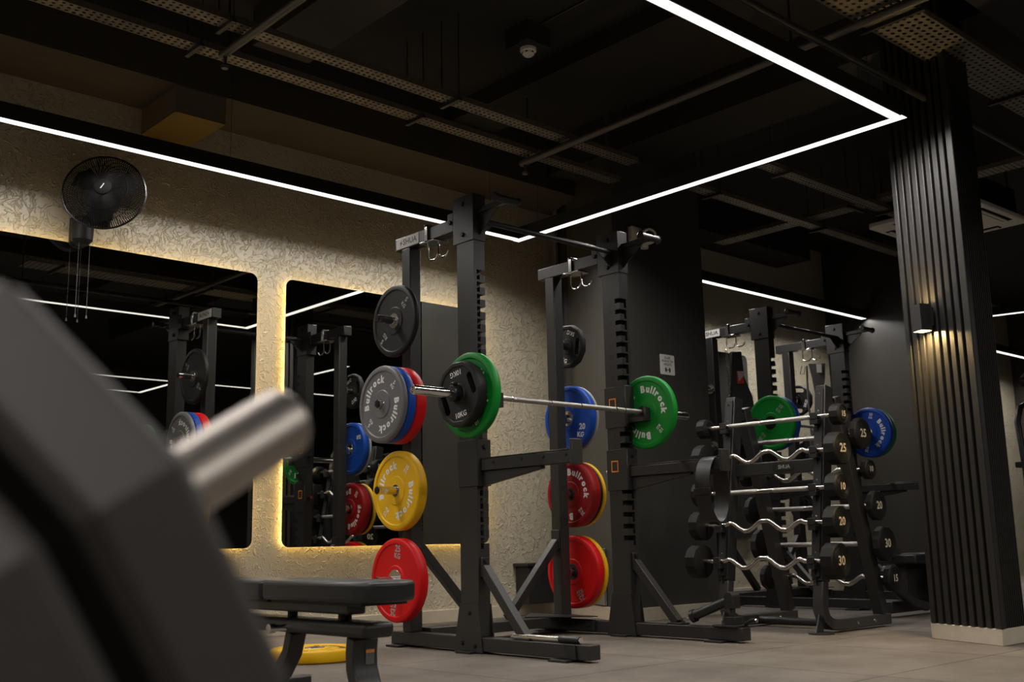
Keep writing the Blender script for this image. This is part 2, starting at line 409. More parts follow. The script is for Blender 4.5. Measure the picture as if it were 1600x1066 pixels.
led_line((-0.6, -4.0), (-0.6, 1.6), 'added unseen light line behind the camera')  # added out of frame so the near plate facets catch light
led_line((11.7, 5.76), (15.2, 5.76), 'white light line along the pale wall far beyond the column')
led_line((7.6, -1.05), (7.6, 1.25), 'added unseen light line to the right of the camera')  # added out of frame to light the right face of the slatted column
led_line((3.0, -1.15), (9.2, -1.15), 'white light line across the room seen only in the mirrors', 2.82)
led_line((1.5, -2.38), (6.41, -2.38), 'farthest white light line seen only in the mirrors')
led_line((6.45, -1.25), (6.45, -2.42), 'short cross piece of light line seen only in the mirrors')

# ------------------------------------------------------------------ ceiling services
def perforated(L, W, nx, ny, hole=0.26, slot=1.0):
    mb = MB(); dx = L/nx; dy = W/ny
    for i in range(nx):
        for j in range(ny):
            cx = (i+0.5)*dx; cy = (j+0.5)*dy
            out = [(cx+dx/2*a, cy+dy/2*b) for a, b in ((1, 0), (1, 1), (0, 1), (-1, 1), (-1, 0), (-1, -1), (0, -1), (1, -1))]
            inn = [(cx+dx*hole*slot*math.cos(k*PI/4), cy+dy*hole*math.sin(k*PI/4)) for k in range(8)]
            mb.add([(x, y, 0) for x, y in out+inn], [(k, (k+1) % 8, 8+(k+1) % 8, 8+k) for k in range(8)])
    return mb
def cable_tray(p, L, W, rot, label, nx, ny, lip=0.035, group='perforated cable trays'):
    t = thing('cable_tray', label, 'cable tray', p, (0, 0, rot), group)
    perforated(L, W, nx, ny).build('perforated_sheet', tray_metal, t, smooth=False)
    MB().bx(0, L, -0.002, 0.002, 0, lip).bx(0, L, W-0.002, W+0.002, 0, lip).build('lip', tray_metal, t)
    h = MB()
    for k in range(max(2, int(L/1.5))):
        x = 0.3+k*1.5
        if x < L: h.bx(x-0.012, x+0.012, -0.04, W+0.04, -0.022, -0.002).cyl((x, -0.03, 0), (x, -0.03, CZ-p[2]), 0.004, 6).cyl((x, W+0.03, 0), (x, W+0.03, CZ-p[2]), 0.004, 6)
    stuff(h.build('hangers', frame_black, t))
cable_tray((0.6, 4.99, 3.2), 5.2, 0.10, 0.018, 'narrow perforated cable tray nearer the textured wall', 140, 3)
cable_tray((0.6, 4.64, 3.2), 5.0, 0.10, 0.018, 'narrow perforated cable tray farther from the textured wall', 135, 3)
cable_tray((3.2, 2.35, 3.2), 6.6, 0.28, -0.01, 'wide perforated cable tray at the upper right', 130, 7)
cable_tray((8.04, 2.6, 3.25), 3.2, 0.16, PI/2, 'perforated cable tray crossing behind the column top', 80, 4)
cable_tray((6.3, 4.16, 3.2), 3.4, 0.10, 0, 'perforated tray above the second rack, nearer the column', 85, 3)
cable_tray((6.3, 4.80, 3.2), 3.4, 0.10, 0, 'perforated tray above the second rack, nearer the pier', 85, 3)
def pipe(p0, p1, r, label, m=pipe_grey):
    c = (Vector(p0)+Vector(p1))/2
    t = thing('ceiling_pipe', label, 'pipe', c)
    a = Vector(p0)-c; b = Vector(p1)-c
    MB().cyl(a, b, r, 12).build('pipe_body', m, t)
    MB().cyl(a+(b-a)*0.02, a+(b-a)*0.02+Vector((0, 0, CZ-c.z)), 0.006, 8).cyl(a+(b-a)*0.6, a+(b-a)*0.6+Vector((0, 0, CZ-c.z)), 0.006, 8).build('hanger_rod', frame_black, t)
    MB().lathe([(-0.09, 0.018), (-0.075, 0.022), (-0.06, 0.008), (-0.02, 0.012), (0, 0.012)], a+(b-a)*0.01, (0, 0, 1), 12).build('sprinkler_head', pipe_grey, t)
pipe((2.514, 4.98, 3.16), (2.50, 1.5, 3.16), 0.024, 'grey sprinkler pipe crossing the cable trays at the upper left')
pipe((4.90, 5.20, 3.16), (4.82, 1.5, 3.16), 0.024, 'dark sprinkler pipe crossing the cable trays in the middle')
pipe((3.0, 2.63, 3.0), (10.5, 2.66, 3.0), 0.022, 'long dark pipe beside the wide cable tray', frame_black)
# smoke detectors
def detector(p, label, s=1.0):
    t = thing('smoke_detector', label, 'smoke detector', p, None, 'ceiling smoke detectors')
    MB().lathe([(0, 0.052*s), (-0.018*s, 0.052*s), (-0.024*s, 0.047*s)], (0, 0, 0), (0, 0, 1), 24).build('base_ring', white_plastic, t)
    MB().lathe([(-0.0245*s, 0.040*s), (-0.038*s, 0.038*s), (-0.05*s, 0.025*s), (-0.053*s, 0.0)], (0, 0, 0), (0, 0, 1), 24).build('sensor_dome', white_plastic, t)
    m = MB()
    for k in range(6):
        a = k*PI/3; m.bx(-0.007*s, 0.007*s, 0.0365*s, 0.041*s, -0.036*s, -0.028*s, Matrix.Rotation(a, 3, 'Z'), (0, 0, -0.032*s))
    m.build('vent_slots', void_black, t)
detector((4.38, 4.56, 3.62), 'white round smoke detector on the black ceiling, nearest')
detector((11.2, 5.2, 3.5), 'small white smoke detector to the right of the slatted column')
MB().bx(4.28, 4.48, 4.46, 4.66, 3.621, CZ).build('detector_mount', dark_paint)['kind'] = 'structure'
MB().bx(11.1, 11.3, 5.1, 5.3, 3.501, CZ).build('detector_mount', dark_paint)['kind'] = 'structure'
cbl = MB().tube([(4.38+(0.1-0.02*k)*0, 4.56-0.14*k, 3.742) for k in range(8)], 0.007, 6)
tag(cbl.build('ceiling_cable', frame_black), 'thin black cable along the ceiling by the smoke detector', 'cable')
# air conditioner cassette
t = thing('ceiling_air_conditioner', 'white square ceiling air conditioner behind the slatted column', 'air conditioner', (8.93, 4.08, 3.2), (0, 0, -0.03))
MB().prism([(x, y, 0) for x, y in rrect(-0.49, 0.49, -0.49, 0.49, 0.06)], (0, 0, 0.045)).build('fascia', white_plastic, t, bevel=0.01)
MB().bx(-0.42, 0.42, -0.42, 0.42, 0.045, 0.3).build('housing', matte_black, t)
g = MB().lathe([(-0.002, 0.26), (-0.02, 0.25), (-0.028, 0.20), (-0.028, 0.0)], (0, 0, 0), (0, 0, 1), 32)
g.build('round_grille', white_plastic, t)
for k in range(4):
    r_ = Matrix.Rotation(k*PI/2, 3, 'Z')
    MB().bx(-0.27, 0.27, -0.44, -0.36, -0.004, -0.001, r_, (0, 0, 0)).build('air_slot', void_black, t)
    MB().bx(-0.26, 0.26, -0.415, -0.385, -0.016, -0.005, r_, (0, 0, 0)).build('louvre', white_plastic, t, bevel=0.003)
MB().cyl((-0.38, 0.38, 0.3), (-0.38, 0.38, CZ-3.2), 0.008, 6).cyl((0.38, -0.38, 0.3), (0.38, -0.38, CZ-3.2), 0.008, 6).build('hanger_rod', frame_black, t)

# ------------------------------------------------------------------ slatted column
CA = Vector((5.564, 2.471, 0)); CB = Vector((5.786, 2.963, 0)); CD = Vector((1, -0.0, 0))
clen = (CB-CA).length; cd = (CB-CA).normalized(); cw = 0.285
col_t = thing('slatted_column', 'tall black slatted column on a pale stone plinth with a wall lamp', 'column', CA)
e = CD*cw; q = cd*clen
def inset(d):
    n1 = Vector((cd.y, -cd.x, 0)); 
    return [CD*d+cd*d*1.0 - CA*0, e-CD*d+cd*d, e+q-CD*d-cd*d, q+CD*d-cd*d]
MB().prism([v+Vector((0, 0, 0.0)) for v in inset(0.03)], (0, 0, CZ)).build('core', matte_black, col_t, smooth=False)
MB().prism([v for v in inset(0.004)], (0, 0, 0.083)).build('plinth', pale_stone, col_t, bevel=0.003)
nl = Vector((-cd.y, cd.x, 0)); nl = nl if nl.x < 0 else -nl
me_l = {}
NS = 9
for k in range(NS):
    w0 = clen/NS; a = cd*(w0*k+0.008+ (0.004 if k else -0.008)); b = cd*(w0*(k+1)-0.008)
    if k == 0: a = cd*0.0
    key = k
    MB().prism([a, b, b-nl*0.03, a-nl*0.03], (0, 0, CZ-0.084)).build('slat', slat_paint, col_t, bevel=0.004, loc=(0, 0, 0.084), segs=1)
for k in range(11):
    w0 = (cw-0.02)/11; a = CD*(0.028+w0*k); b = a+CD*(w0*0.62)
    MB().prism([a, b, b+Vector((0, 0.03, 0)), a+Vector((0, 0.03, 0))], (0, 0, CZ-0.084)).build('slat', slat_paint, col_t, bevel=0.004, loc=(0, 0, 0.084), segs=1)
# sconce on the column
sp = CA+cd*clen*0.56+nl*0.012
t = thing('wall_sconce', 'small black up and down wall lamp glowing warm on the column', 'wall lamp', (sp.x, sp.y, 1.665), (0, 0, math.atan2(cd.y, cd.x)))
MB().bx(-0.04, 0.04, 0.0, 0.012, 0.03, 0.13).build('back_plate', frame_black, t)
lm = MB().bx(-0.037, 0.037, 0.0125, 0.075, 0, 0.004)
MB().bx(-0.037, -0.034, 0.0125, 0.085, 0, 0.15).bx(0.034, 0.037, 0.0125, 0.085, 0, 0.15).bx(-0.034, 0.034, 0.0125, 0.0155, 0, 0.15).bx(-0.034, 0.034, 0.082, 0.085, 0, 0.15).build('lamp_body', frame_black, t)
MB().bx(-0.034, 0.034, 0.016, 0.0815, 0.012, 0.018).build('lower_lens', sconce_glow, t)
MB().bx(-0.034, 0.034, 0.016, 0.0815, 0.125, 0.131).build('upper_lens', emit('sconce_dim', (1.0, 0.70, 0.30), 320.0), t)

# ------------------------------------------------------------------ weight plates
LX = (Vector((0, -1, 0)), Vector((0, 0, 1)))
def bumper_body(R, T):
    t = T/2
    h = [(t-0.001, 0.0256), (t-0.001, 0.078), (t-0.006, 0.084), (t-0.006, R-0.036), (t, R-0.030), (t, R-0.012), (t-0.004, R-0.004), (t-0.010, R)]
    prof = [(-a, r) for a, r in h] + [(a, r) for a, r in reversed(h)]
    return MB().lathe(prof, n=72, closed=True)
def hub_ring(R, T, r1=0.040):
    t = T/2+0.001
    return MB().lathe([(-t, 0.0256), (-t, r1), (-t+0.003, r1+0.002), (t-0.003, r1+0.002), (t, r1), (t, 0.0256)], n=36, closed=True)
_pl = {}
def bumper_kind(key, R, T, m, texts, hub_m, hub_r, text_m):
    body = bumper_body(R, T).mesh('weight_plate_body', m)
    hub = hub_ring(R, T, hub_r).mesh('hub', hub_m)
    lt = None
    if texts:
        mb = MB()
        for side in (-1, 1):
            u = Vector((0, side, 0)); v = Vector((0, 0, 1))
            off = Vector((side*(T/2-0.0052), 0, 0))
            for tx in texts:
                if tx[0] == 'arc': arc_text(mb, tx[1], tx[2], tx[3], tx[4], off, u, v, 0.055)
                elif tx[0] == 'xy': put_text(mb, tx[1], tx[2], off+u*tx[3]+v*tx[4], u, v, 0.04, tx[5])
                else:
                    _, s, size, r, a, rot = tx
                    put_text(mb, s, size, off+u*(r*math.sin(a))+v*(r*math.cos(a)), u, v, 0.03, rot)
        lt = mb.mesh('lettering', text_m, smooth=False, recalc=False)
    _pl[key] = (body, hub, lt)
R_ = math.radians
def brand(mid, num, rnum=0.150):
    out = []
    for k in (0, PI):
        out.append(('arc', 'Bullrock', 0.057, 0.143, R_(mid)+k))
        a = R_(mid)+PI/2+k
        out.append(('pt', num, 0.034, 0.165, a, -a)); out.append(('pt', 'KG', 0.026, 0.136, a, -a))
    return out
def numkg(num, a0, r=0.14, size=0.042, rot=0.0):
    out = []
    for k in (0, PI):
        a = R_(a0)+k
        er = (math.sin(a), math.cos(a))
        out.append(('pt', num, size, r+0.02, a, -a+rot)); out.append(('pt', 'KG', size*0.8, r-0.02, a, -a+rot))
    return out
bumper_kind('black5', 0.215, 0.034, rubber_black, numkg('5', 48), steel, 0.044, print_grey)
bumper_kind('grey5', 0.223, 0.034, grey, brand(-42, '5'), steel, 0.030, print_white)
bumper_kind('blue', 0.223, 0.055, blue, None, steel, 0.040, print_white)
bumper_kind('red', 0.223, 0.072, red, None, steel, 0.040, print_white)
bumper_kind('dred', 0.223, 0.072, darkred, None, steel, 0.040, print_white)
bumper_kind('yellow15', 0.226, 0.062, yellow, brand(-50, '15'), steel, 0.034, print_white)
bumper_kind('red25', 0.233, 0.066, red, numkg('25', 8, 0.155, 0.052), steel, 0.058, print_grey)
bumper_kind('green10', 0.226, 0.046, green, brand(45, '10'), steel, 0.036, print_white)
bumper_kind('blue20', 0.220, 0.055, blue, [('xy', '20', 0.055, 0.129, -0.064, -0.08), ('xy', 'KG', 0.045, 0.112, -0.116, -0.08), ('xy', 'KG', 0.045, -0.13, 0.09, PI-0.08)], steel, 0.05, print_white)
bumper_kind('grey', 0.220, 0.022, mat('rubber_pale_grey', (0.34, 0.33, 0.33), 0.45), None, steel, 0.04, print_white)
bumper_kind('dred25', 0.216, 0.078, darkred, brand(50, '25'), plastic_black, 0.04, print_white)
bumper_kind('black', 0.212, 0.02, rubber_black, None, steel, 0.04, print_white)
bumper_kind('yellow', 0.212, 0.03, yellow, None, steel, 0.04, print_white)
bumper_kind('red25b', 0.233, 0.066, red, numkg('25', 155, 0.16, 0.052), plastic_black, 0.05, print_grey)
bumper_kind('yellowb', 0.231, 0.038, yellow, None, steel, 0.04, print_white)
bumper_kind('green10n', 0.224, 0.046, green, numkg('10', 40), plastic_black, 0.055, print_grey)
bumper_kind('blue20b', 0.226, 0.055, blue, brand(102, '20'), steel, 0.04, print_white)
bumper_kind('yellowfloor', 0.226, 0.062, yellow, brand(20, '15'), steel, 0.05, print_black)
def plate(key, x, y, z, label, rot=0.0, group='bumper plates', eul=None):
    body, hub, lt = _pl[key]
    t = thing('weight_plate', label, 'weight plate', (x, y, z), eul if eul else (rot, 0, 0), group)
    link('plate_body', body, t); h = link('hub', hub, t); h['label'] = 'metal hub ring round the centre hole'
    if lt: stuff(link('lettering', lt, t))
    return t
def boolean_cut(mb, cut, name, m):
    a = mb.build('tmp_a', m); b = cut.build('tmp_b', m)
    md = a.modifiers.new('b', 'BOOLEAN'); md.object = b; md.operation = 'DIFFERENCE'; md.solver = 'EXACT'
    dg = bpy.context.evaluated_depsgraph_get(); dg.update()
    me = bpy.data.meshes.new_from_object(a.evaluated_get(dg)); me.name = name
    bpy.data.objects.remove(a); bpy.data.objects.remove(b)
    me.shade_smooth(); me.set_sharp_from_angle(angle=R_(30))
    return me
def grip_kind(key, R, T, num):
    t = T/2
    h = [(t, 0.0256), (t, 0.05), (t-0.006, 0.056), (t-0.006, R-0.03), (t, R-0.024), (t, R-0.008), (t-0.008, R)]
    prof = [(-a, r) for a, r in h]+[(a, r) for a, r in reversed(h)]
    body = MB().lathe(prof, n=12, closed=True, phase=PI/12)
    cut = MB()
    for k in range(2):
        c = k*PI; pts = []
        for s_, base in ((1, 0), (-1, PI)):
            for j in range(9):
                a = base-PI/2+PI*j/8
                pts.append((0.022*math.cos(a)+R*0.68 , s_*0.0+ (0.04 if base == 0 else -0.04)*0+0.045*(1 if 0 else 0)))
        pts = []
        for j in range(17):
            a = 2*PI*j/16
            if j == 16: break
            yy = 0.02*math.cos(a); zz = 0.02*math.sin(a)+(0.042 if math.sin(a) >= 0 else -0.042)
            pts.append((yy+R*0.66, zz))
        ca, sa = math.cos(c+R_(25)), math.sin(c+R_(25))
        cut.prism([(-0.1, -(y*ca-z*sa), (y*sa+z*ca)) for y, z in pts], (0.2, 0, 0))
    me = boolean_cut(body, cut, 'grip_plate_body', rubber_black)
    mb = MB()
    for side in (-1, 1):
        u = Vector((0, side, 0)); v = Vector((0, 0, 1)); off = Vector((side*(T/2-0.0052), 0, 0))
        for a in (0, PI):
            aa = a + R_(-10)
            put_text(mb, num+'KG', 0.04, off+u*(R*0.64*math.sin(aa))+v*(R*0.64*math.cos(aa)), u, v, 0.02, PI-aa)
    hub = hub_ring(R, T, 0.036).mesh('hub', plastic_black)
    _pl[key] = (me, hub, mb.mesh('lettering', print_white, smooth=False, recalc=False))
grip_kind('grip10', 0.176, 0.062, '10')
grip_kind('grip5', 0.150, 0.045, '5')

# ------------------------------------------------------------------ racks
def upright_mesh(sgn):
    # sgn=+1: inner face at x=0 (right frame); -1: inner face at x=0.08 (left frame)
    X = (lambda x: x) if sgn > 0 else (lambda x: 0.08-x)
    body = MB().bx(0, 0.08, 0, 0.145, 0.085, 2.24)
    cut = MB()
    for k in range(22):
        z = 2.06-0.07*k
        def cb(x0, x1, y0, y1, z0, z1):
            a, b = sorted((X(x0), X(x1))); cut.bx(a, b, y0, y1, z0, z1)
        pts = [(-0.02, z+0.002), (0.060, z+0.002), (0.060, z-0.056), (0.038, z-0.056), (0.038, z-0.027), (-0.02, z-0.027)]
        cut.prism([(X(a), -0.02, b) for a, b in pts], (0, 0.062, 0))
    return boolean_cut(body, cut, 'upright', frame_black)
up_mesh = {1: upright_mesh(1), -1: upright_mesh(-1)}
def bolt(mb, p, n, r=0.012, h=0.01):
    p = Vector(p); mb.lathe([(0, r*1.3), (0.003, r*1.3), (0.0031, r), (h, r*0.9)], p, n, 10)
def make_rack(label, ox=0.0, oy=0.0, hookdz=0.0):
    # local frame: x=0 at outer left face, y=0 at uprights' front, z=0 floor
    root = thing('squat_rack', label, 'rack', (3.765+ox, 4.40+oy, 0))
    for side in (-1, 1):
        x0 = 0.0 if side < 0 else 1.20
        X = (lambda x: x0+x) if side < 0 else (lambda x: x0+0.08-x)   # x=0 outer face for left, mirrored for right
        def bxs(mb, a, b, *r):
            p, q = sorted((X(a), X(b))); mb.bx(p, q, *r); return mb
        rl = bxs(MB(), 0, 0.08, -0.785, 0.775 if side < 0 else 0.90, 0.012, 0.082).build('base_rail', frame_black, root, bevel=0.004)
        for y in (-0.62, 0.08, 0.70):
            bxs(MB(), -0.05, 0.13, y-0.06, y+0.06, 0, 0.0115).build('foot_plate', matte_black, root, bevel=0.002)
        u = link('front_upright', up_mesh[side], root, (x0, 0, 0))
        cap = bxs(MB(), -0.006, 0.086, -0.006, 0.172, 2.23, 2.50)
        bxs(cap, -0.006, 0.0, 0.172, 0.222, 2.315, 2.425); bxs(cap, 0.08, 0.086, 0.172, 0.222, 2.315, 2.425)
        cap.build('cap_bracket', frame_black, root, bevel=0.002, segs=1)
        bl = MB()
        for fx, nx in ((X(-0.006), X(-1)-X(0)), (X(0.086), X(1)-X(0))):
            for y, z in ((0.085, 2.455), (0.085, 2.275), (0.195, 2.37)): bolt(bl, (fx, y, z), (nx, 0, 0))
        stuff(bl.build('bolts', matte_black, root))
        bxs(MB(), 0.002, 0.078, 0.173, 0.735, 2.316, 2.393).build('top_beam', frame_black, root, bevel=0.004)
        bxs(MB(), 0, 0.08, 0.585, 0.665, 0.083, 2.315).build('rear_upright', frame_black, root, bevel=0.004)
        # lower gusset plate on the outer face
        for fx0, fx1 in ((-0.007, -0.0005), (0.0805, 0.087)):
            MB().prism([(X(fx0), y, z) for y, z in ((-0.03, 0.005), (0.20, 0.005), (0.185, 0.08), (0.15, 0.25), (0.0, 0.25))], (X(fx1)-X(fx0), 0, 0)).build('gusset_plate', frame_black, root)
        bl = MB()
        for y, z in ((0.07, 0.205), (0.13, 0.05), (0.03, 0.04)): bolt(bl, (X(-0.007), y, z), (X(-1)-X(0), 0, 0), 0.011)
        stuff(bl.build('bolts', matte_black, root))
        # braces
        c = X(0.04)
        MB().beam((c, -0.005, 0.435), (c, -0.315, 0.09), 0.05, 0.05).build('front_brace', frame_black, root, bevel=0.003)
        b2 = bxs(MB(), 0.012, 0.068, -0.012, -0.001, 0.39, 0.49); b2.build('brace_plate', frame_black, root, bevel=0.002); b2 = MB(); bxs(b2, 0.005, 0.075, -0.37, -0.26, 0.083, 0.093)
        b2.build('brace_plate', frame_black, root, bevel=0.002)
        bl = MB(); bolt(bl, (c, -0.012, 0.475), (0, -1, 0)); bolt(bl, (c, -0.35, 0.093), (0, 0, 1))
        bolt(bl, (c, -0.275, 0.093), (0, 0, 1)); stuff(bl.build('bolts', matte_black, root))
        MB().beam((X(0.0805), 0.625, 0.565), (X(0.515), 0.625, 0.112), 0.05, 0.05, (0, 1, 0)).bx(*sorted((X(0.081), X(0.092))), 0.59, 0.66, 0.52, 0.64).build('rear_brace', frame_black, root, bevel=0.003)
        # storage pegs
        for z in (1.86, 1.36, 0.87, 0.37):
            pg = MB().cyl((X(0), 0.625, z), (X(-0.205), 0.625, z), 0.0235, 20)
            pg.lathe([(0, 0.0236), (0.0, 0.042), (0.012, 0.042), (0.012, 0.0236)], (X(0), 0.625, z), (X(-1)-X(0), 0, 0), 20)
            g_ = pg.build('storage_peg', chrome, root)
            MB().lathe([(0, 0.0255*0.0), (0.0005, 0.0205), (0.0055, 0.0205), (0.006, 0)], (X(-0.205), 0.625, z), (X(-1)-X(0), 0, 0), 16).build('peg_cap', plastic_black, g_)
        # multi grip at the front top
        hy = -0.225
        arm = MB().beam((c, -0.006, 2.40), (c, hy, 2.405), 0.03, 0.03)
        arm.prism([(c-0.004, -0.006, 2.26), (c-0.004, -0.006, 2.385), (c-0.004, hy+0.05, 2.385)], (0.008, 0, 0))
        arm.build('grip_arm', frame_black, root, bevel=0.002)
        xa = c-0.085; xb = c+0.10
        MB().lathe([(0, 0.02), (0.006, 0.027), (0.012, 0.02), (0.172, 0.02), (0.18, 0.027), (0.187, 0.02)], (xa, hy, 2.412), (1, 0, 0), 16).build('pull_up_grip', frame_black, root)
        # safety arm
        s0 = bxs(MB(), -0.006, 0.0, -0.012, 0.155, 0.865, 1.115); bxs(s0, 0.08, 0.086, -0.012, 0.155, 0.865, 1.115); bxs(s0, -0.006, 0.086, -0.018, -0.0125, 0.865, 1.115)
        s0.build('safety_sleeve', frame_black, root, bevel=0.002, segs=1)
        sa = bxs(MB(), 0.01, 0.07, -0.69, -0.019, 0.945, 1.005)
        sa.prism([(X(0.025), -0.019, 0.865), (X(0.025), -0.019, 0.944), (X(0.025), -0.47, 0.944), (X(0.025), -0.47, 0.93)], (X(0.055)-X(0.025), 0, 0))
        bxs(sa, 0.005, 0.075, -0.715, -0.6905, 0.935, 1.06)
        a_ = sa.build('safety_arm', frame_black, root, bevel=0.003)
        bl = MB()
        for y in (-0.66, -0.5, -0.34, -0.12):
            bolt(bl, (X(0.01), y, 0.985), (X(-1)-X(0), 0, 0), 0.008, 0.006)
        bolt(bl, (X(0.04), -0.0185, 1.075), (0, -1, 0))
        stuff(bl.build('bolts', matte_black, a_))
        # top strip of the safety arm
        bxs(MB(), 0.012, 0.068, -0.685, -0.02, 1.0055, 1.014).build('arm_strip', plastic_black, root, bevel=0.002)
        # bar hook
        z = hookdz
        jh = bxs(MB(), -0.006, 0.0, -0.012, 0.155, 1.25+z, 1.505+z); bxs(jh, 0.08, 0.086, -0.012, 0.155, 1.25+z, 1.505+z); bxs(jh, -0.006, 0.086, -0.020, -0.0125, 1.25+z, 1.505+z)
        bxs(jh, 0.015, 0.065, -0.140, -0.0205, 1.275+z, 1.30+z); bxs(jh, 0.015, 0.065, -0.154, -0.1405, 1.275+z, 1.355+z)
        j_ = jh.build('bar_hook', frame_black, root, bevel=0.002, segs=1)
        bxs(MB(), 0.017, 0.063, -0.139, -0.021, 1.3005+z, 1.316+z).build('hook_pad', plastic_black, j_)
        # orange square outlines on the inner plates
        for zc in (1.398+z, 1.012):
            fx = X(0.0868); sq = MB(); yc = 0.088
            for a0, a1, b0, b1 in ((-0.028, 0.028, 0.028, 0.035), (-0.028, 0.028, -0.035, -0.028), (-0.028, -0.022, -0.028, 0.028), (0.022, 0.028, -0.028, 0.028)):
                p, q = sorted((fx, X(0.0862))); sq.bx(p, q, yc+a0, yc+a1, zc+b0, zc+b1)
            sq.build('square_mark', print_orange, root)
        # spring pins at the back of sleeves
        pn = MB().cyl((c, 0.146, 0.985), (c, 0.185, 0.985), 0.013, 12)
        pn.build('spring_pin', plastic_black, root)
        MB().cyl((c, 0.1855, 0.985), (c, 0.195, 0.985), 0.0125, 12).build('pin_cap', chrome, root)
        pn = MB().cyl((c, 0.146, 1.33+z), (c, 0.185, 1.33+z), 0.013, 12); pn.build('spring_pin', plastic_black, root)
        # chrome band hooks hanging from the top beam
        for y in (0.36, 0.46):
            hk = MB()
            xo = X(0.04)
            path = [(xo, y, 2.315), (xo, y, 2.235), (xo, y-0.01, 2.215), (xo, y-0.03, 2.205), (xo, y-0.06, 2.205), (xo, y-0.08, 2.215), (xo, y-0.088, 2.235)]
            hk.tube(path, 0.0055, 10)
            hk.build('band_hook', chrome, root)
        cl = bxs(MB(), -0.012, -0.0, 0.40, 0.43, 2.30, 2.41); bxs(cl, 0.08, 0.092, 0.40, 0.43, 2.30, 2.41)
        bxs(cl, -0.012, 0.092, 0.40, 0.43, 2.3945, 2.41); bxs(cl, -0.012, 0.092, 0.34, 0.48, 2.303, 2.3145)
        cl.build('hook_clamp', chrome, root, bevel=0.003)
        # numbers beside the slots on the inner face
        nm = MB(); fx = X(0.0805)
        uu = Vector((0, -1, 0)) if side > 0 else Vector((0, 1, 0))
        for k in range(1, 21):
            zz = 2.06-0.07*k-0.014
            if 1.24+z < zz < 1.51+z or 0.86 < zz < 1.12: continue
            put_text(nm, str(20-k), 0.034, (fx, 0.085, zz), uu, (0, 0, 1), 0.01)
        stuff(nm.build('slot_numbers', print_black, root, smooth=False))
    # brand plate on the outside of the left beam
    MB().bx(-0.0005, 0.0015, 0.50, 0.72, 2.322, 2.386).build('name_plate', label_white, root)
    tx = MB(); put_text(tx, 'SHUA', 0.05, (-0.0012, 0.585, 2.355), (0, -1, 0), (0, 0, 1), 0.02, sx=1.05)
    z0 = 2.355; y0 = 0.672
    tx.add([(-0.0012, y0-a, z0+b) for a, b in ((0.012, 0.026), (-0.014, -0.004), (-0.002, -0.004))]+[(-0.0012, y0-a, z0+b) for a, b in ((-0.010, -0.026), (0.016, 0.005), (0.003, 0.005))], [(0, 1, 2), (3, 4, 5)])
    stuff(tx.build('lettering', print_black, root, smooth=False))
    MB().cyl((0.0865, 0.06, 2.372), (1.1935, 0.06, 2.372), 0.0165, 18).build('pull_up_bar', frame_black, root)
    for x, s in ((0.0865, 1), (1.1935, -1)):
        MB().prism([(x, 0.056, 2.365), (x, 0.064, 2.365), (x+s*0.09, 0.064, 2.365), (x+s*0.09, 0.056, 2.365)], (0, 0, 0.0001)).prism([(x, 0.056, 2.27), (x, 0.056, 2.355), (x+s*0.11, 0.056, 2.355)], (0, 0.008, 0)).build('bar_gusset', frame_black, root)
    MB().bx(0.0805, 1.1995, 0.505, 0.725, 0.045, 0.105).build('cross_beam', frame_black, root, bevel=0.004)
    MB().prism([(1.198, 0.28, 0.1055), (1.198, 0.88, 0.1055), (0.90, 0.62, 0.1055)], (0, 0, 0.006)).build('corner_plate', frame_black, root)
    fb = MB().bx(1.185, 1.198, 0.30, 0.88, 0.02, 0.09); fb.build('rear_flange', frame_black, root, bevel=0.002)
    bl = MB(); bolt(bl, (1.185, 0.35, 0.055), (-1, 0, 0)); bolt(bl, (1.185, 0.84, 0.055), (-1, 0, 0)); stuff(bl.build('bolts', matte_black, root))
    return root
rack1 = make_rack('black squat rack with a green plated barbell, nearest the camera')
rack2 = make_rack('black squat rack behind the barbell stand, past the grey pier', 3.90, 0.735, 0.15)

# plates stored on rack 1 (axis along x)
PY = 5.025
G1 = 'bumper plates stored on the first rack'
plate('black5', 3.690, PY, 1.86, 'black 5 kg plate, alone on the top peg of the first rack', 0, G1)
plate('red', 3.712, PY, 1.36, 'red plate innermost behind the blue and grey ones', 0, G1)
plate('blue', 3.6465, PY, 1.36, 'blue plate squeezed between a grey and a red plate', 0, G1)
plate('grey5', 3.600, PY, 1.36, 'grey 5 kg plate with white lettering in front of blue and red', 0, G1)
plate('yellow15', 3.716, PY, 0.87, 'yellow 15 kg plate on a chrome peg above the red plate', 0, G1)
plate('red25', 3.712, PY, 0.37, 'bright red 25 kg plate low on the rack behind the bench', 0, G1)
plate('grip5', 5.135, PY, 1.86, 'black 5 kg grip plate high on the far side of the first rack', 0.6, G1)
plate('blue20', 5.128, PY, 1.37, 'blue 20 kg plate behind the barbell shaft', 0, G1)
plate('grey', 5.1705, PY, 1.37, 'thin pale grey plate backing the blue 20 kg plate', 0, G1)
plate('dred25', 5.139, PY, 0.87, 'dark red 25 kg lettered plate in front of black and yellow', 0, G1)
plate('black', 5.1915, PY, 0.87, 'thin black plate sandwiched between dark red and yellow', 0, G1)
plate('yellow', 5.220, PY, 0.87, 'yellow plate at the back of the dark red and black pair', 0, G1)
plate('red25b', 5.134, PY, 0.37, 'bright red 25 kg plate lowest on the far frame', 0, G1)
plate('yellowb', 5.190, PY, 0.37, 'yellow plate behind the lowest bright red plate', 0, G1)
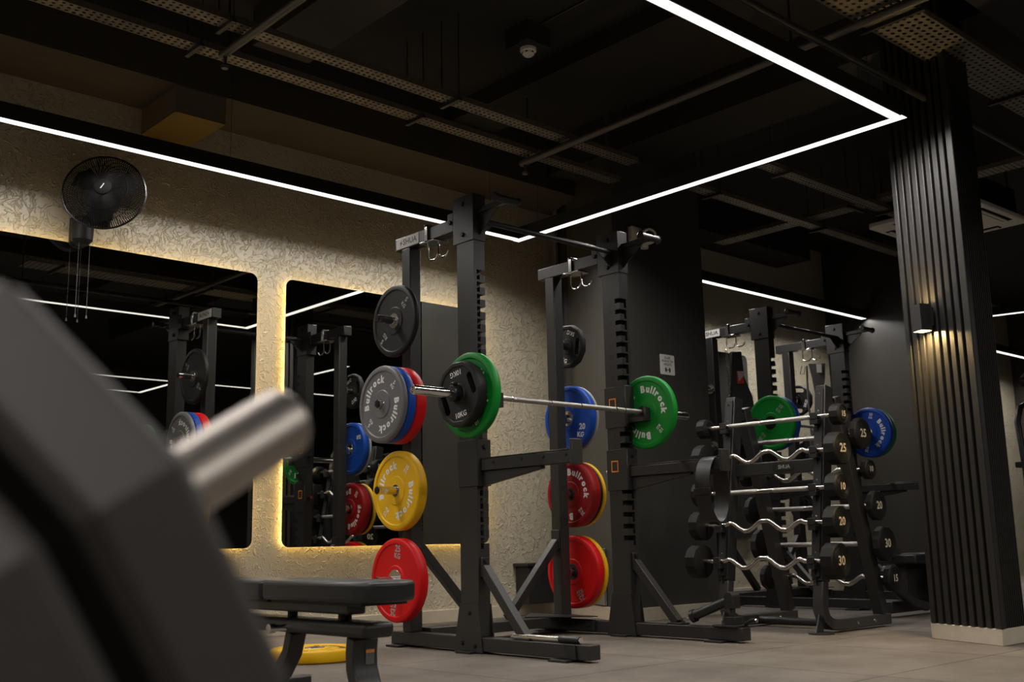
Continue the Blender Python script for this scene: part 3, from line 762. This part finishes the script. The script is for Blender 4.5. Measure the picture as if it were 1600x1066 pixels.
# barbells
def olympic(cx, y, z, label):
    t = thing('barbell', label, 'barbell', (cx, y, z))
    b = MB().cyl((-0.655, 0, 0), (0.655, 0, 0), 0.0145, 20); b.build('shaft', knurl, t)
    r = MB()
    for x in (-0.5, -0.42, -0.12, 0.12, 0.42, 0.5): r.cyl((x-0.004, 0, 0), (x+0.004, 0, 0), 0.0149, 20)
    stuff(r.build('rings', chrome, t))
    for s in (-1, 1):
        MB().lathe([(0, 0.0), (0, 0.034), (0.004, 0.037), (0.026, 0.037), (0.030, 0.0246)], (s*0.6551, 0, 0), (s, 0, 0), 28).build('collar', plastic_black, t)
        sl = MB().lathe([(0.0301, 0.0246), (0.43, 0.0246), (0.434, 0.0225), (0.434, 0.017), (0.428, 0.015), (0.428, 0.0)], (s*0.6551, 0, 0), (s, 0, 0), 28)
        sl.build('sleeve', chrome, t)
    return t
BC = 4.345; BY = 4.29; BZ = 1.3315
olympic(BC, BY, BZ, 'chrome barbell racked on the hooks of the first rack')
plate('green10', BC-0.6872-0.023, BY, BZ, 'green plate on the near barbell end behind a black grip plate', R_(20), 'barbell plates')
plate('grip10', BC-0.7362-0.032, BY, BZ, 'black twelve-sided 10 kg grip plate outermost on the barbell', R_(0), 'barbell plates')
plate('green10', BC+0.6872+0.023, BY, BZ, 'green 10 kg plate on the far barbell end, lettering facing the camera', R_(0), 'barbell plates')
t = thing('barbell_clamp', 'black clamp collar locking the plates on the near barbell end', 'collar', (BC-0.8015, BY, BZ))
MB().lathe([(0, 0.0248), (0, 0.040), (-0.008, 0.043), (-0.035, 0.043), (-0.042, 0.038), (-0.042, 0.0248)], (0, 0, 0), (1, 0, 0), 28, closed=True).build('ring', plastic_black, t)
MB().bx(-0.036, -0.006, -0.016, 0.016, 0.041, 0.058).build('lever', plastic_black, t, bevel=0.004)
# rack 2
B2 = BC+3.90; Y2 = BY+0.735; Z2 = BZ+0.15
olympic(B2, Y2, Z2, 'barbell racked on the second rack with green and blue plates')
plate('green10n', B2-0.6882-0.057-0.026, Y2, Z2, 'green plate facing the camera on the second rack, behind the stand', 0, 'barbell plates')
plate('blue', B2-0.6872-0.028, Y2, Z2, 'blue plate just behind the green one on the second rack', 0, 'barbell plates')
plate('blue20b', B2+0.6852+0.085, Y2, Z2, 'blue 20 kg lettered plate on the far right barbell end', 0, 'barbell plates')
plate('green10n', B2+0.6882+0.139, Y2, Z2, 'green plate peeking out behind the far right blue plate', 0, 'barbell plates')
for z, w in ((1.86, 'top'), (1.36, 'second'), (0.87, 'third')):
    plate('grip5' if z > 1 else 'grip10', 5.14+3.90, PY+0.735, z, 'black grip plate on the %s storage peg of the second rack' % w, 0.3+z, 'grip plates on the second rack')

# ------------------------------------------------------------------ fixed barbell stand
def post_x(z): return 5.70+(z-0.1)*0.1667
def leg_x(z): return 6.40-(z-0.05)*0.277
st = thing('barbell_stand', 'black two-sided stand holding ten fixed barbells, before the second rack', 'barbell stand', (5.7, 3.59, 0))
O = Vector((5.7, 3.59, 0))
def L3(x, y, z): return Vector((x, y, z))-O
YN, YF = 3.59, 4.27
for y in (YN, YF):
    MB().beam(L3(post_x(0.30), y, 0.30), L3(post_x(1.48), y, 1.48), 0.07, 0.09, (0, 1, 0)).build('front_post', frame_black, st, bevel=0.006)
    foot = [L3(post_x(0.299), y, 0.299), L3(post_x(0.2), y, 0.2), L3(post_x(0.13)+0.005, y, 0.14), L3(5.735, y, 0.085), L3(5.78, y, 0.055), L3(5.85, y, 0.045), L3(6.46, y, 0.045)]
    MB().path_beam(foot, 0.07, 0.065, (0, 1, 0)).build('curved_foot', foot_grey, st, bevel=0.006)
    MB().cyl(L3(5.70, y, 0.0), L3(5.70, y, 0.012), 0.075, 24).prism([L3(5.64, y-0.004, 0.012), L3(5.72, y-0.004, 0.012), L3(5.712, y-0.004, 0.16)], (0, 0.008, 0)).build('foot_disc', foot_grey, st)
    MB().beam(L3(leg_x(0.079), y, 0.079), L3(leg_x(1.42), y, 1.42), 0.07, 0.075, (0, 1, 0)).build('rear_leg', frame_black, st, bevel=0.005)
    MB().beam(L3(post_x(1.33)+0.045, y, 1.36), L3(leg_x(1.36)-0.04, y, 1.36), 0.05, 0.05, (0, 1, 0)).build('top_link', frame_black, st)
    bp = MB().beam(L3(post_x(0.30)-0.053, y, 0.33), L3(post_x(1.45)-0.053, y, 1.46), 0.055, 0.012, (0, 1, 0)); bp.build('bracket_rail', matte_black, st, bevel=0.002)
    bl = MB()
    for z in [0.36+0.107*k for k in range(11)]: bolt(bl, L3(post_x(z)-0.0595, y-0.0, z), (-1, 0, 0), 0.006, 0.004)
    stuff(bl.build('bolts', chrome, st))
    bl = MB()
    for x in (6.05, 6.25): bolt(bl, L3(x, y-0.036, 0.045), (0, -1, 0), 0.008, 0.006)
    stuff(bl.build('bolts', chrome, st))
MB().bx(*(lambda a, b: (a.x, b.x, a.y, b.y, a.z, b.z))(L3(post_x(1.0)-0.0+0.0, YN+0.036, 0.955), L3(post_x(1.0)+0.055, YF-0.036, 1.035))).build('cross_member', frame_black, st, bevel=0.004)
MB().cyl(L3(6.02, YN+0.036, 0.04), L3(6.02, YF-0.036, 0.04), 0.025, 16).build('floor_tube', frame_black, st)
lb = MB().bx(*(lambda a, b: (a.x, b.x, a.y, b.y, a.z, b.z))(L3(post_x(1.0)-0.003, 3.80, 0.975), L3(post_x(1.0)-0.0005, 3.95, 1.018)))
lb.build('badge', print_black, st)
tx = MB(); put_text(tx, 'SHUA', 0.034, L3(post_x(1.0)-0.0038, 3.865, 0.997), (0, -1, 0), (0, 0, 1), 0.02)
stuff(tx.build('lettering', print_grey, st, smooth=False))
def saddle(xb, y, z, side, r=0.0155):
    # side -1: bar lies in front (-x) of the post; +1 behind (+x) of the leg
    xs = post_x(z)-0.060 if side < 0 else leg_x(z)+0.046
    mb = MB(); zb = z-r
    a, b = sorted((xb+side*0.03, xs))
    lo = L3(a, y-0.025, zb-0.03); hi = L3(b, y+0.025, zb-0.0005)
    mb.bx(lo.x, hi.x, lo.y, hi.y, lo.z, hi.z)
    a2, b2 = sorted((xb+side*0.032, xb+side*(r+0.003)))
    lo = L3(a2, y-0.025, zb-0.0005); hi = L3(b2, y+0.025, z+0.025); mb.bx(lo.x, hi.x, lo.y, hi.y, lo.z, hi.z)
    mb.prism([L3(xs, y-0.005, zb-0.031), L3(xb, y-0.005, zb-0.031), L3(xs, y-0.005, zb-0.13)], (0, 0.01, 0))
    mb.build('saddle', matte_black, st, bevel=0.002, segs=1)
def fixed_barbell(xb, z, y0, y1, D, T, num, ez, label, side):
    t = thing('fixed_barbell', label, 'barbell', (xb, (y0+y1)/2, z), None, 'fixed barbells on the stand')
    c = Vector((xb, (y0+y1)/2, z)); h = (y1-y0)/2
    rb = 0.0142
    if ez:
        ys = []; 
        key = [(-h+T, 0), (-0.345, 0), (-0.29, 0.0), (-0.25, 0.012), (-0.17, -0.040), (-0.14, -0.046), (-0.105, -0.036), (-0.035, 0.016), (0, 0.022), (0.035, 0.016), (0.105, -0.036), (0.14, -0.046), (0.17, -0.040), (0.25, 0.012), (0.29, 0.0), (0.345, 0), (h-T, 0)]
        pts = []
        for i in range(len(key)-1):
            for k in range(4):
                s = k/4; p = key[max(i-1, 0)]; q0 = key[i]; q1 = key[i+1]; q2 = key[min(i+2, len(key)-1)]
                f = lambda a, b, c_, d: 0.5*((2*b)+(-a+c_)*s+(2*a-5*b+4*c_-d)*s*s+(-a+3*b-3*c_+d)*s**3)
                pts.append((0, q0[0]+(q1[0]-q0[0])*s, 0.85*f(p[1], q0[1], q1[1], q2[1])))
        pts.append((0, key[-1][0], 0))
        MB().tube(pts, rb, 14).build('bar', steel, t)
    else:
        MB().cyl((0, -h+T, 0), (0, h-T, 0), rb, 16).build('bar', steel, t)
        k_ = MB()
        for a, b in ((-0.30, -0.06), (0.06, 0.30)): k_.cyl((0, a, 0), (0, b, 0), rb+0.0007, 16)
        k_.build('knurling', knurl, t)
    R = D/2
    for s in (-1, 1):
        prof = [(0, 0.0), (0, R*0.72), (0.010, R), (T-0.008, R), (T, R-0.008)]
        for k in range(4):
            r0 = R-0.014-k*(R-0.05)/4
            if r0 > 0.036: prof += [(T-0.0005, r0), (T-0.002, r0-0.0012), (T-0.002, r0-0.0030), (T-0.0005, r0-0.0042)]
        prof += [(T-0.0005, 0.0)]
        hd = MB().lathe(prof, (0, s*(h-T), 0), (0, s, 0), 12, phase=PI/12).build('weight_head', urethane, t, angle=25)
        tx = MB(); put_text(tx, num, min(0.075, D*0.36), (0, s*(h+0.0004), 0), (-s, 0, 0), (0, 0, 1), 0.02)
        stuff(tx.build('lettering', print_cream, hd, smooth=False))
    for y in (YN, YF): saddle(xb, y, z, side)
front = [(1.283, 0.13, 0.075, '15', 0, 'straight'), (1.076, 0.20, 0.085, '25', 1, 'curl'), (0.849, 0.165, 0.085, '10', 0, 'straight'), (0.645, 0.19, 0.085, '20', 1, 'curl'), (0.420, 0.215, 0.09, '30', 1, 'curl')]
rows = ('top', 'second', 'third', 'fourth', 'lowest')
for i, (z, D, T, num, ez, kind) in enumerate(front):
    fixed_barbell(post_x(z)-0.088, z, 3.40, 4.47, D, T, num, ez, '%s bar numbered %s in the %s row on the near face of the stand' % ('curled' if ez else 'straight', num, rows[i]), -1)
rear = [(1.19, 0.20, 0.052, '25', 0), (0.97, 0.13, 0.052, '10', 1), (0.745, 0.19, 0.052, '20', 0), (0.51, 0.22, 0.056, '30', 0), (0.295, 0.165, 0.052, '15', 1)]
for i, (z, D, T, num, ez) in enumerate(rear):
    fixed_barbell(leg_x(z)+0.075, z, 3.478, 4.38+0.06, D, T, num, ez, '%s bar numbered %s in the %s row on the rear face of the stand' % ('curled' if ez else 'straight', num, rows[i]), 1)

# weight belt over the far safety arm
t = thing('weight_belt', 'black padded lifting belt looped over the safety arm end', 'belt', (5.005, 3.79, 1.0045))
pts = []
for k in range(33):
    a = 2*PI*k/32
    yy = 0.098*math.sin(a)*(1.0 if math.cos(a) > 0 else 0.9+0.1*math.sin(a)**2); zz = -0.17+0.19*math.cos(a); pts.append((yy, zz))
ring = MB()
vs = []; n = 32
for k in range(n):
    y, z = pts[k]; l = math.hypot(y, z+0.165); s = (l-0.010)/l
    for x, f in ((-0.05, 1), (0.05, 1), (0.05, s), (-0.05, s)): vs.append((y*f, x, -0.165+(z+0.165)*f))
fs = []
for k in range(n):
    j = (k+1) % n
    for c in range(4): fs.append((4*k+c, 4*k+(c+1) % 4, 4*j+(c+1) % 4, 4*j+c))
ring.add(vs, fs); ring.build('belt_band', vinyl, t)
MB().bx(-0.104, -0.084, -0.056, 0.056, -0.20, -0.16).build('keeper', plastic_black, t, bevel=0.003)
MB().bx(-0.02, 0.02, -0.03, 0.03, -0.372, -0.361).build('buckle', chrome, t, bevel=0.003)

# landmine on the far base rail
t = thing('landmine_attachment', 'black pivoting landmine sleeve standing on the far base rail end', 'landmine', (5.005, 3.70, 0.0825))
MB().bx(-0.06, 0.06, -0.06, 0.10, 0, 0.012).bx(-0.035, 0.035, -0.035, 0.035, 0.012, 0.055).build('mount_plate', matte_black, t, bevel=0.002)
MB().cyl((0, 0, 0.0551), (0, 0, 0.10), 0.016, 14).build('pivot_pin', frame_black, t)
MB().bx(-0.035, 0.035, -0.03, 0.03, 0.1001, 0.16).lathe([(-0.036, 0.03), (0.036, 0.03)], (0, 0, 0.16), (1, 0, 0), 20).build('yoke', matte_black, t, bevel=0.003)
d = Vector((-0.12, 0.94, -0.36)).normalized(); p = Vector((-0.0, 0.035, 0.135))
MB().cyl(p, p+d*0.25, 0.028, 22).lathe([(0.22, 0.0285), (0.22, 0.036), (0.245, 0.036), (0.245, 0.0285)], p, d, 22).build('sleeve_tube', plastic_black, t)
MB().cyl(p+d*0.2505, p+d*0.275, 0.012, 12).build('pin_tip', chrome, t)
MB().tube([(0.03, -0.055, 0.013), (0.03, -0.09, 0.03), (0.02, -0.12, 0.04), (-0.0, -0.15, 0.04)], 0.011, 10).build('locking_handle', frame_black, t)
MB().cyl((-0.0, -0.1505, 0.04), (-0.0, -0.158, 0.04), 0.0105, 10).build('handle_cap', chrome, t)
# band peg on the near base rail
t = thing('band_peg', 'chrome rod with black clamp lying along the near base rail', 'peg', (3.79, 3.95, 0.0825))
MB().cyl((-0.0, 0.22, 0.016), (-0.0, -0.12, 0.016), 0.0145, 18).build('rod', chrome, t)
MB().cyl((0.0, -0.1205, 0.017), (0.0, -0.255, 0.017), 0.0165, 18).build('clamp_tube', plastic_black, t)
MB().cyl((0.0, -0.2555, 0.017), (0.0, -0.262, 0.017), 0.014, 16).build('end_cap', chrome, t)
MB().prism([(-0.037, -0.17, 0.0), (-0.037, -0.25, 0.0), (-0.037, -0.26, -0.07), (-0.037, -0.21, -0.07)], (0.010, 0, 0)).build('clamp_leg', matte_black, t, bevel=0.003)

# ------------------------------------------------------------------ belts hanging from the second rack
t = thing('dip_belt', 'black dip belt with chain and red white tag hanging from a hook', 'belt', (7.705, 5.50, 2.19))
out = [(-0.07, -0.02), (0.07, -0.02), (0.085, -0.25), (0.17, -0.42), (0.22, -0.75), (0.16, -0.95), (-0.08, -0.95), (-0.12, -0.75), (-0.10, -0.40), (-0.08, -0.25)]
MB().prism([(a*0.5+0.0, -a*0.5, b) for a, b in out], (0.035, 0.04, 0)).build('belt_pad', vinyl, t, bevel=0.012)
ch = MB()
for k in range(22):
    zc = -0.03-0.035*k; rr = [(math.cos(j*PI/5)*0.010, math.sin(j*PI/5)*0.022) for j in range(10)]
    xx = -0.075 + 0.0015*k
    ch.tube([((xx+a if k % 2 else xx), -xx*0.0+0.05+(0 if k % 2 else a), zc+b) for a, b in rr], 0.0035, 6, closed=True)
stuff(ch.build('chain', chrome, t))
MB().prism([(-0.012, -0.004, -0.20), (0.028, -0.044, -0.20), (0.028, -0.044, -0.31), (-0.012, -0.004, -0.31)], (-0.006, -0.006, 0)).build('tag', print_red, t)
MB().prism([(-0.0275, -0.0195, -0.205), (0.021, -0.051, -0.205), (0.021, -0.051, -0.24), (-0.010, -0.020, -0.29)], (-0.001, -0.001, 0)).build('tag_mark', label_white, t)
t = thing('suspension_strap', 'grey webbing strap hanging in a loop from the second rack hook', 'strap', (8.905, 5.45, 2.17))
out = [(-0.09, 0.0), (0.09, 0.0), (0.08, -0.12), (0.05, -0.30), (0.07, -0.45), (0.13, -0.62), (0.20, -0.72), (0.12, -0.95), (-0.12, -0.95), (-0.13, -0.72), (-0.06, -0.55), (-0.03, -0.36), (-0.06, -0.14)]
MB().prism([(a*0.62, -a*0.62+0.0, b) for a, b in out], (0.012, 0.012, 0)).build('webbing', strap_grey, t, bevel=0.003)
MB().prism([(-0.012, -0.002, -0.01), (0.02, -0.034, -0.01), (0.02, -0.034, -0.09), (-0.012, -0.002, -0.09)], (-0.004, -0.004, 0)).build('care_tag', label_white, t)
MB().tube([(-0.05, 0.08, -0.02), (-0.055, 0.085, -0.3), (-0.05, 0.08, -0.7), (-0.04, 0.07, -1.1)], 0.010, 8).build('cord', strap_grey, t)
MB().tube([(-0.10, 0.10, -0.02), (-0.115, 0.115, -0.10), (-0.09, 0.09, -0.10), (-0.08, 0.08, -0.03)], 0.004, 6).build('carabiner', chrome, t)

# ------------------------------------------------------------------ wall things
# fan
fdir = Vector((-0.50, -0.86, 0.14)).normalized()
t = thing('wall_fan', 'black caged wall fan mounted above the first mirror', 'fan', (2.335, 6.05, 2.635))
fu = Vector((0, 0, 1)); fu = (fu-fdir*fu.dot(fdir)).normalized(); fr = fu.cross(fdir)
def ringpts(r, d, n=48): return [fdir*d+(fr*math.cos(2*PI*k/n)+fu*math.sin(2*PI*k/n))*r for k in range(n)]
FR = 0.232
MB().tube(ringpts(FR, 0.0, 64), 0.006, 8, closed=True).build('rim', plastic_black, t)
g = MB()
for dd, pk in ((0.075, 1), (-0.075, -1)):
    for k in range(110):
        a = 2*PI*k/110; e_ = fr*math.cos(a)+fu*math.sin(a)
        g.tube([e_*FR, e_*(FR-0.012)+fdir*dd*0.45, e_*FR*0.72+fdir*dd*0.85, e_*FR*0.22+fdir*dd], 0.0021, 4)
    for r in (0.6, 0.22): g.tube(ringpts(FR*r, dd*(0.93 if r > 0.3 else 1.0), 40), 0.0018, 5, closed=True)
stuff(g.build('guard_wires', void_black, t))
MB().lathe([(0.068, 0.0), (0.068, 0.052), (0.082, 0.05), (0.088, 0.04), (0.088, 0.0)], (0, 0, 0), fdir, 32).build('hub_cap', void_black, t)
MB().prism([fdir*0.0886+fr*a+fu*b for a, b in ((-0.012, -0.016), (-0.006, -0.016), (0.012, 0.016), (0.006, 0.016))], fdir*0.0006).build('logo', print_grey, t)
for k in range(3):
    a0 = k*2*PI/3+0.5; pts = []
    for (r, da) in ((0.03, -0.5), (0.10, -0.62), (0.175, -0.5), (0.195, -0.1), (0.19, 0.35), (0.12, 0.45), (0.03, 0.5)):
        a = a0+da; pts.append((fr*math.cos(a)+fu*math.sin(a))*r+fdir*(0.012*(da)))
    MB().prism(pts, fdir*0.003).build('blade', void_black, t)
MB().lathe([(-0.20, 0.0), (-0.20, 0.05), (-0.17, 0.065), (-0.085, 0.065), (-0.078, 0.05), (-0.078, 0.0)], (0, 0, 0), fdir, 24).build('motor', void_black, t)
MB().cyl((0, 0, 0), -fdir*0.02, 0.015, 12).build('spindle', frame_black, t)
b = Vector((-0.03, 0.20, -0.185))
MB().tube([-fdir*0.16, -fdir*0.17+Vector((0, 0.02, -0.12)), b+Vector((0, 0.03, 0.06))], [0.03, 0.028, 0.026], 14).build('neck', matte_black, t)
MB().lathe([(-0.09, 0.0), (-0.088, 0.035), (-0.06, 0.062), (0.02, 0.066), (0.08, 0.052), (0.09, 0.03), (0.09, 0)], b+Vector((0, 0.035, 0.0)), (0, 0, 1), 24).build('control_base', matte_black, t)
MB().bx(b.x-0.05, b.x+0.05, b.y+0.09, 0.319, b.z-0.08, b.z+0.09).build('wall_bracket', plastic_black, t, bevel=0.005)
for x in (-0.03, 0.035):
    MB().cyl((b.x+x, b.y-0.005, b.z-0.085), (b.x+x, b.y-0.005, b.z-0.52), 0.0014, 5).lathe([(-0.01, 0.0), (-0.008, 0.006), (0.01, 0.004), (0.011, 0)], (b.x+x, b.y-0.005, b.z-0.53), (0, 0, 1), 8).build('pull_cord', label_grey, t)
# security camera on the pier
t = thing('security_camera', 'white round security camera on the grey pier near the ceiling', 'security camera', (6.01, 5.16, 2.79))
MB().bx(-0.07, 0.05, -0.05, 0, -0.02, 0.10).build('mount_box', white_plastic, t, bevel=0.012)
cdv = Vector((-0.45, -0.85, -0.15)).normalized(); cp = Vector((0.05, -0.09, 0.02))
MB().lathe([(-0.06, 0.045), (0.02, 0.062), (0.045, 0.062), (0.055, 0.055), (0.055, 0.044), (0.045, 0.042)], cp, cdv, 28).build('camera_body', white_plastic, t)
MB().lathe([(0.0455, 0.0), (0.0455, 0.0415), (0.052, 0.036), (0.062, 0.016), (0.064, 0)], cp, cdv, 24).build('lens', plastic_black, t)
MB().cyl(cp+Vector((0.0, 0.03, -0.085)), cp+Vector((0.0, 0.03, -0.05)), 0.03, 16).build('base_ring', white_plastic, t)
# sign
t = thing('wall_sign', 'small white printed notice on the grey pier above the green plate', 'sign', (6.335, 5.1595, 1.87))
MB().prism([(x, -0.004, z) for x, z in rrect(-0.083, 0.083, -0.077, 0.077, 0.008, 4)], (0, 0.004, 0)).build('sign_panel', label_white, t)
tx = MB()
for k, s in enumerate(('PLEASE', 'RE-RACK THE', 'WEIGHTS')): put_text(tx, s, 0.026, (0, -0.0045, 0.052-0.026*k), (1, 0, 0), (0, 0, 1), 0.015, sx=0.82)
stuff(tx.build('lettering', print_black, t, smooth=False))
ic = MB().bx(-0.03, 0.03, -0.005, -0.0042, -0.043, -0.037)
for s in (-1, 1):
    for a, h in ((0.018, 0.019), (0.028, 0.014)): ic.bx(s*a-0.004, s*a+0.004, -0.005, -0.0042, -0.04-h, -0.04+h)
ic.build('dumbbell_symbol', print_black, t)
# vertical pipe and strut channel beside the pier
t = thing('wall_pipe', 'shiny vertical steel pipe in the corner beside the grey pier', 'pipe', (6.24, 6.21, 1.75))
MB().cyl((0, 0, 0), (0, 0, 1.595), 0.035, 24).lathe([(0.45, 0.0352), (0.45, 0.041), (0.50, 0.041), (0.50, 0.0352)], (0, 0, 0), (0, 0, 1), 24).build('pipe_body', chrome, t)
t = thing('strut_channel', 'slotted grey metal channel running up beside the steel pipe', 'channel', (6.24, 6.105, 1.75), (0, 0, math.atan2(sk.y, sk.x)))
MB().bx(-0.025, 0.025, -0.002, 0.0, 0, 2.0).bx(-0.027, -0.025, -0.04, 0.0, 0, 2.0).bx(0.025, 0.027, -0.04, 0.0, 0, 2.0).build('channel_body', grey_paint, t)
sl = MB()
for k in range(30): sl.bx(-0.012, 0.012, -0.0035, -0.0022, 0.04+0.066*k, 0.055+0.066*k)
stuff(sl.build('slots', void_black, t))
# wall box
t = thing('wall_box', 'dark box with a lipped lid on the wall behind the rack', 'box', (5.99, 6.24, 0.095))
MB().bx(-0.155, 0.165, -0.02, 0.13, 0, 0.285).build('box_body', matte_black, t, bevel=0.004)
MB().bx(-0.185, 0.175, -0.04, 0.13, 0.2855, 0.31).build('lid', matte_black, t, bevel=0.004)

# ------------------------------------------------------------------ bench
t = thing('weight_bench', 'black padded flat bench on curved legs in the foreground', 'bench', (2.32, 3.70, 0))
def pad(y0, y1, nose):
    w = 0.13; c = -0.03
    if nose: pts = [(-w, y1), (-w, y0+0.10), (-w+0.025, y0+0.02), (-w+0.09, y0), (w-0.09, y0), (w-0.02, y0+0.03), (w, y0+0.13), (w, y1)]
    else: pts = [(-w, y1), (-w, y0), (w, y0), (w, y1)]
    pts = [(x+c, y) for x, y in pts]
    return MB().prism([(x, y, 0.367) for x, y in pts], (0, 0, 0.073))
pad(-0.58, 0.12, True).build('seat_pad', vinyl, t, bevel=0.016, segs=4)
pad(0.13, 0.80, False).build('back_pad', vinyl, t, bevel=0.016, segs=4)
MB().bx(-0.12, 0.08, -0.50, 0.11, 0.355, 0.3668).build('pad_board', matte_black, t)
MB().bx(-0.12, 0.08, 0.14, 0.78, 0.355, 0.3668).build('pad_board', matte_black, t)
MB().bx(-0.04, 0.04, -0.30, 0.70, 0.315, 0.3548).build('pad_support', foot_grey, t, bevel=0.008)
for y, r in ((-0.22, 0.026), (0.15, 0.02)): MB().cyl((0, y, 0.2905), (0, y, 0.3148), r, 14).build('rubber_stop', rubber_black, t)
MB().bx(-0.05, 0.085, -0.42, 0.80, 0.235, 0.29).build('main_beam', frame_black, t, bevel=0.018, segs=3)
pts = [(0.035, -0.285, 0.2345), (0.035, -0.277, 0.18), (0.035, -0.28, 0.12), (0.035, -0.305, 0.06), (0.035, -0.345, 0.02)]
MB().path_beam(pts, 0.11, 0.055, (1, 0, 0)).build('front_leg', frame_black, t, bevel=0.008)
MB().bx(-0.22, 0.22, -0.40, -0.33, 0.0, 0.045).build('front_foot', frame_black, t, bevel=0.008)
MB().path_beam([(0.03, 0.17, 0.2345), (0.03, 0.20, 0.15), (0.03, 0.27, 0.07), (0.03, 0.34, 0.02)], 0.07, 0.05, (1, 0, 0)).build('rear_leg', frame_black, t, bevel=0.006)
MB().bx(-0.2, 0.2, 0.32, 0.39, 0.0, 0.04).build('rear_foot', frame_black, t, bevel=0.008)
MB().cyl((-0.0505, 0.12, 0.255), (-0.10, 0.12, 0.255), 0.013, 16).cyl((-0.10, 0.12, 0.255), (-0.125, 0.12, 0.255), 0.018, 16).build('adjusting_knob', chrome, t)
lb = MB().bx(0.033, 0.071, -0.3085, -0.3075, 0.135, 0.19); lb.build('warning_label', label_grey, t)
MB().bx(0.033, 0.071, -0.3092, -0.3087, 0.176, 0.187).build('label_band', print_orange, t)
# yellow plate lying on the floor behind the bench
plate('yellowfloor', 3.06, 4.86, 0.0315, 'yellow plate lying flat on the floor behind the bench', 0, 'bumper plates', (0, PI/2, 0.4))

# ------------------------------------------------------------------ blurred machine horn in the foreground
A = Vector((0.85325068, 0.06460564, 0.51748372)); C0 = Vector((0.26257973, 0.71878601, 0.55543489)); U = Vector((-0.08410744, -0.9622584, 0.25881403))
hr = thing('plate_loaded_arm', 'out of focus machine arm with chrome weight sleeve in the foreground', 'machine', (-0.20, 0.684, 0))
ho = Vector(hr.location)
MB().lathe([(-0.45, 0.027), (0.196, 0.027), (0.2025, 0.0235), (0.2045, 0.0)], C0-ho, A, 40, up=U).build('weight_sleeve', satin_steel, hr)
e_ = C0-A*0.45
MB().lathe([(-0.08, 0.05), (0, 0.05)], e_-ho, A, 24, up=U).build('sleeve_mount', frame_black, hr)
MB().beam((e_-A*0.04)-ho+Vector((0, 0, -0.05)), Vector((e_.x-A.x*0.04, e_.y, 0.06))-ho, 0.08, 0.08).bx(-0.4, 0.3, -0.06, 0.06, 0, 0.06).build('arm_post', frame_black, hr, bevel=0.006)
for i, (h0, lab) in enumerate(((0.0, 'thick black faceted plate nearest the sleeve tip, out of focus'), (-0.082, 'thick black faceted plate second from the sleeve tip, out of focus'))):
    R = 0.219; T = 0.066
    c = C0+A*(h0-T/2)
    pt = thing('weight_plate', lab, 'weight plate', c, None, 'foreground plates')
    prof = [(-T/2+0.003, 0.0282), (-T/2+0.003, 0.17), (-T/2, 0.185), (-T/2, R-0.010), (-T/2+0.010, R), (T/2-0.010, R), (T/2, R-0.010), (T/2, 0.185), (T/2-0.003, 0.17), (T/2-0.003, 0.0282)]
    MB().lathe(prof, (0, 0, 0), A, 10, closed=True, phase=0.023, up=U).build('plate_body', urethane_grey, pt, bevel=0.002, angle=15)
    MB().lathe([(-T/2, 0.0276), (-T/2, 0.038), (T/2, 0.038), (T/2, 0.0276)], (0, 0, 0), A, 24, closed=True, up=U).build('hub', steel, pt)['label'] = 'metal hub ring round the centre hole'

# ------------------------------------------------------------------ machines at the far right
t = thing('cable_machine', 'grey framed cable machine beyond the slatted column', 'machine', (9.25, 3.62, 0))
MB().bx(-0.25, 0.35, -0.35, 0.15, 0, 0.10).build('base', frame_black, t, bevel=0.01)
MB().bx(-0.10, 0.30, -0.12, 0.12, 0.101, 0.86).build('weight_stack_cover', matte_black, t, bevel=0.01)
MB().beam((0.12, 0.0, 0.861), (0.02, 0.0, 1.95), 0.14, 0.08).build('upright_cover', mat('machine_grey', (0.17, 0.16, 0.15), 0.4), t, bevel=0.01)
MB().beam((0.10, 0, 1.951), (-0.22, 0.0, 1.80), 0.05, 0.05).build('head_arm', foot_grey, t, bevel=0.006)
MB().lathe([(-0.02, 0.045), (0.02, 0.045)], (-0.22, 0, 1.78), (0, 1, 0), 20).build('pulley', plastic_black, t)
MB().tube([(-0.22, 0.06, 1.0), (-0.24, 0.08, 1.45), (-0.16, 0.08, 1.58), (0.0, 0.08, 1.62)], 0.025, 12).build('arch_tube', frame_black, t)
MB().bx(-0.24, 0.0, -0.02, 0.14, 1.08, 1.13).build('rest_pad', vinyl, t, bevel=0.01)
MB().cyl((-0.25, 0.0, 0.95), (0.1, 0.0, 0.97), 0.016, 12).build('lever', chrome, t)
struct(MB().bx(10.6, 10.85, 3.55, 3.8, 0, CZ).build('wall_post_far', pale_stone, smooth=False))
t = thing('floor_machine', 'low black machine with curved foot behind the slatted column', 'machine', (7.35, 3.85, 0))
MB().bx(-0.30, 0.75, 0.02, 0.10, 0.03, 0.11).build('base_beam', frame_black, t, bevel=0.006)
MB().path_beam([(-0.5, -0.05, 0.34), (-0.35, -0.05, 0.20), (-0.15, -0.05, 0.10), (0.05, -0.05, 0.06)], 0.05, 0.06, (0, 1, 0)).build('curved_foot', frame_black, t, bevel=0.012)
MB().bx(-0.15, 0.55, -0.1, 0.2, 0.36, 0.43).build('seat_pad', vinyl, t, bevel=0.015)
MB().prism([(-0.25, 0.05, 0.40), (-0.05, 0.05, 0.43), (-0.22, 0.05, 0.58)], (0, 0.04, 0)).build('side_panel', foot_grey, t)
MB().lathe([(-0.012, 0.16), (0.012, 0.16)], (0.2, -0.14, 0.27), (0, 1, 0), 30).build('guide_disc', frame_black, t)
MB().bx(-0.1, 0.4, 0.0, 0.08, 0.111, 0.359).build('pedestal', matte_black, t)
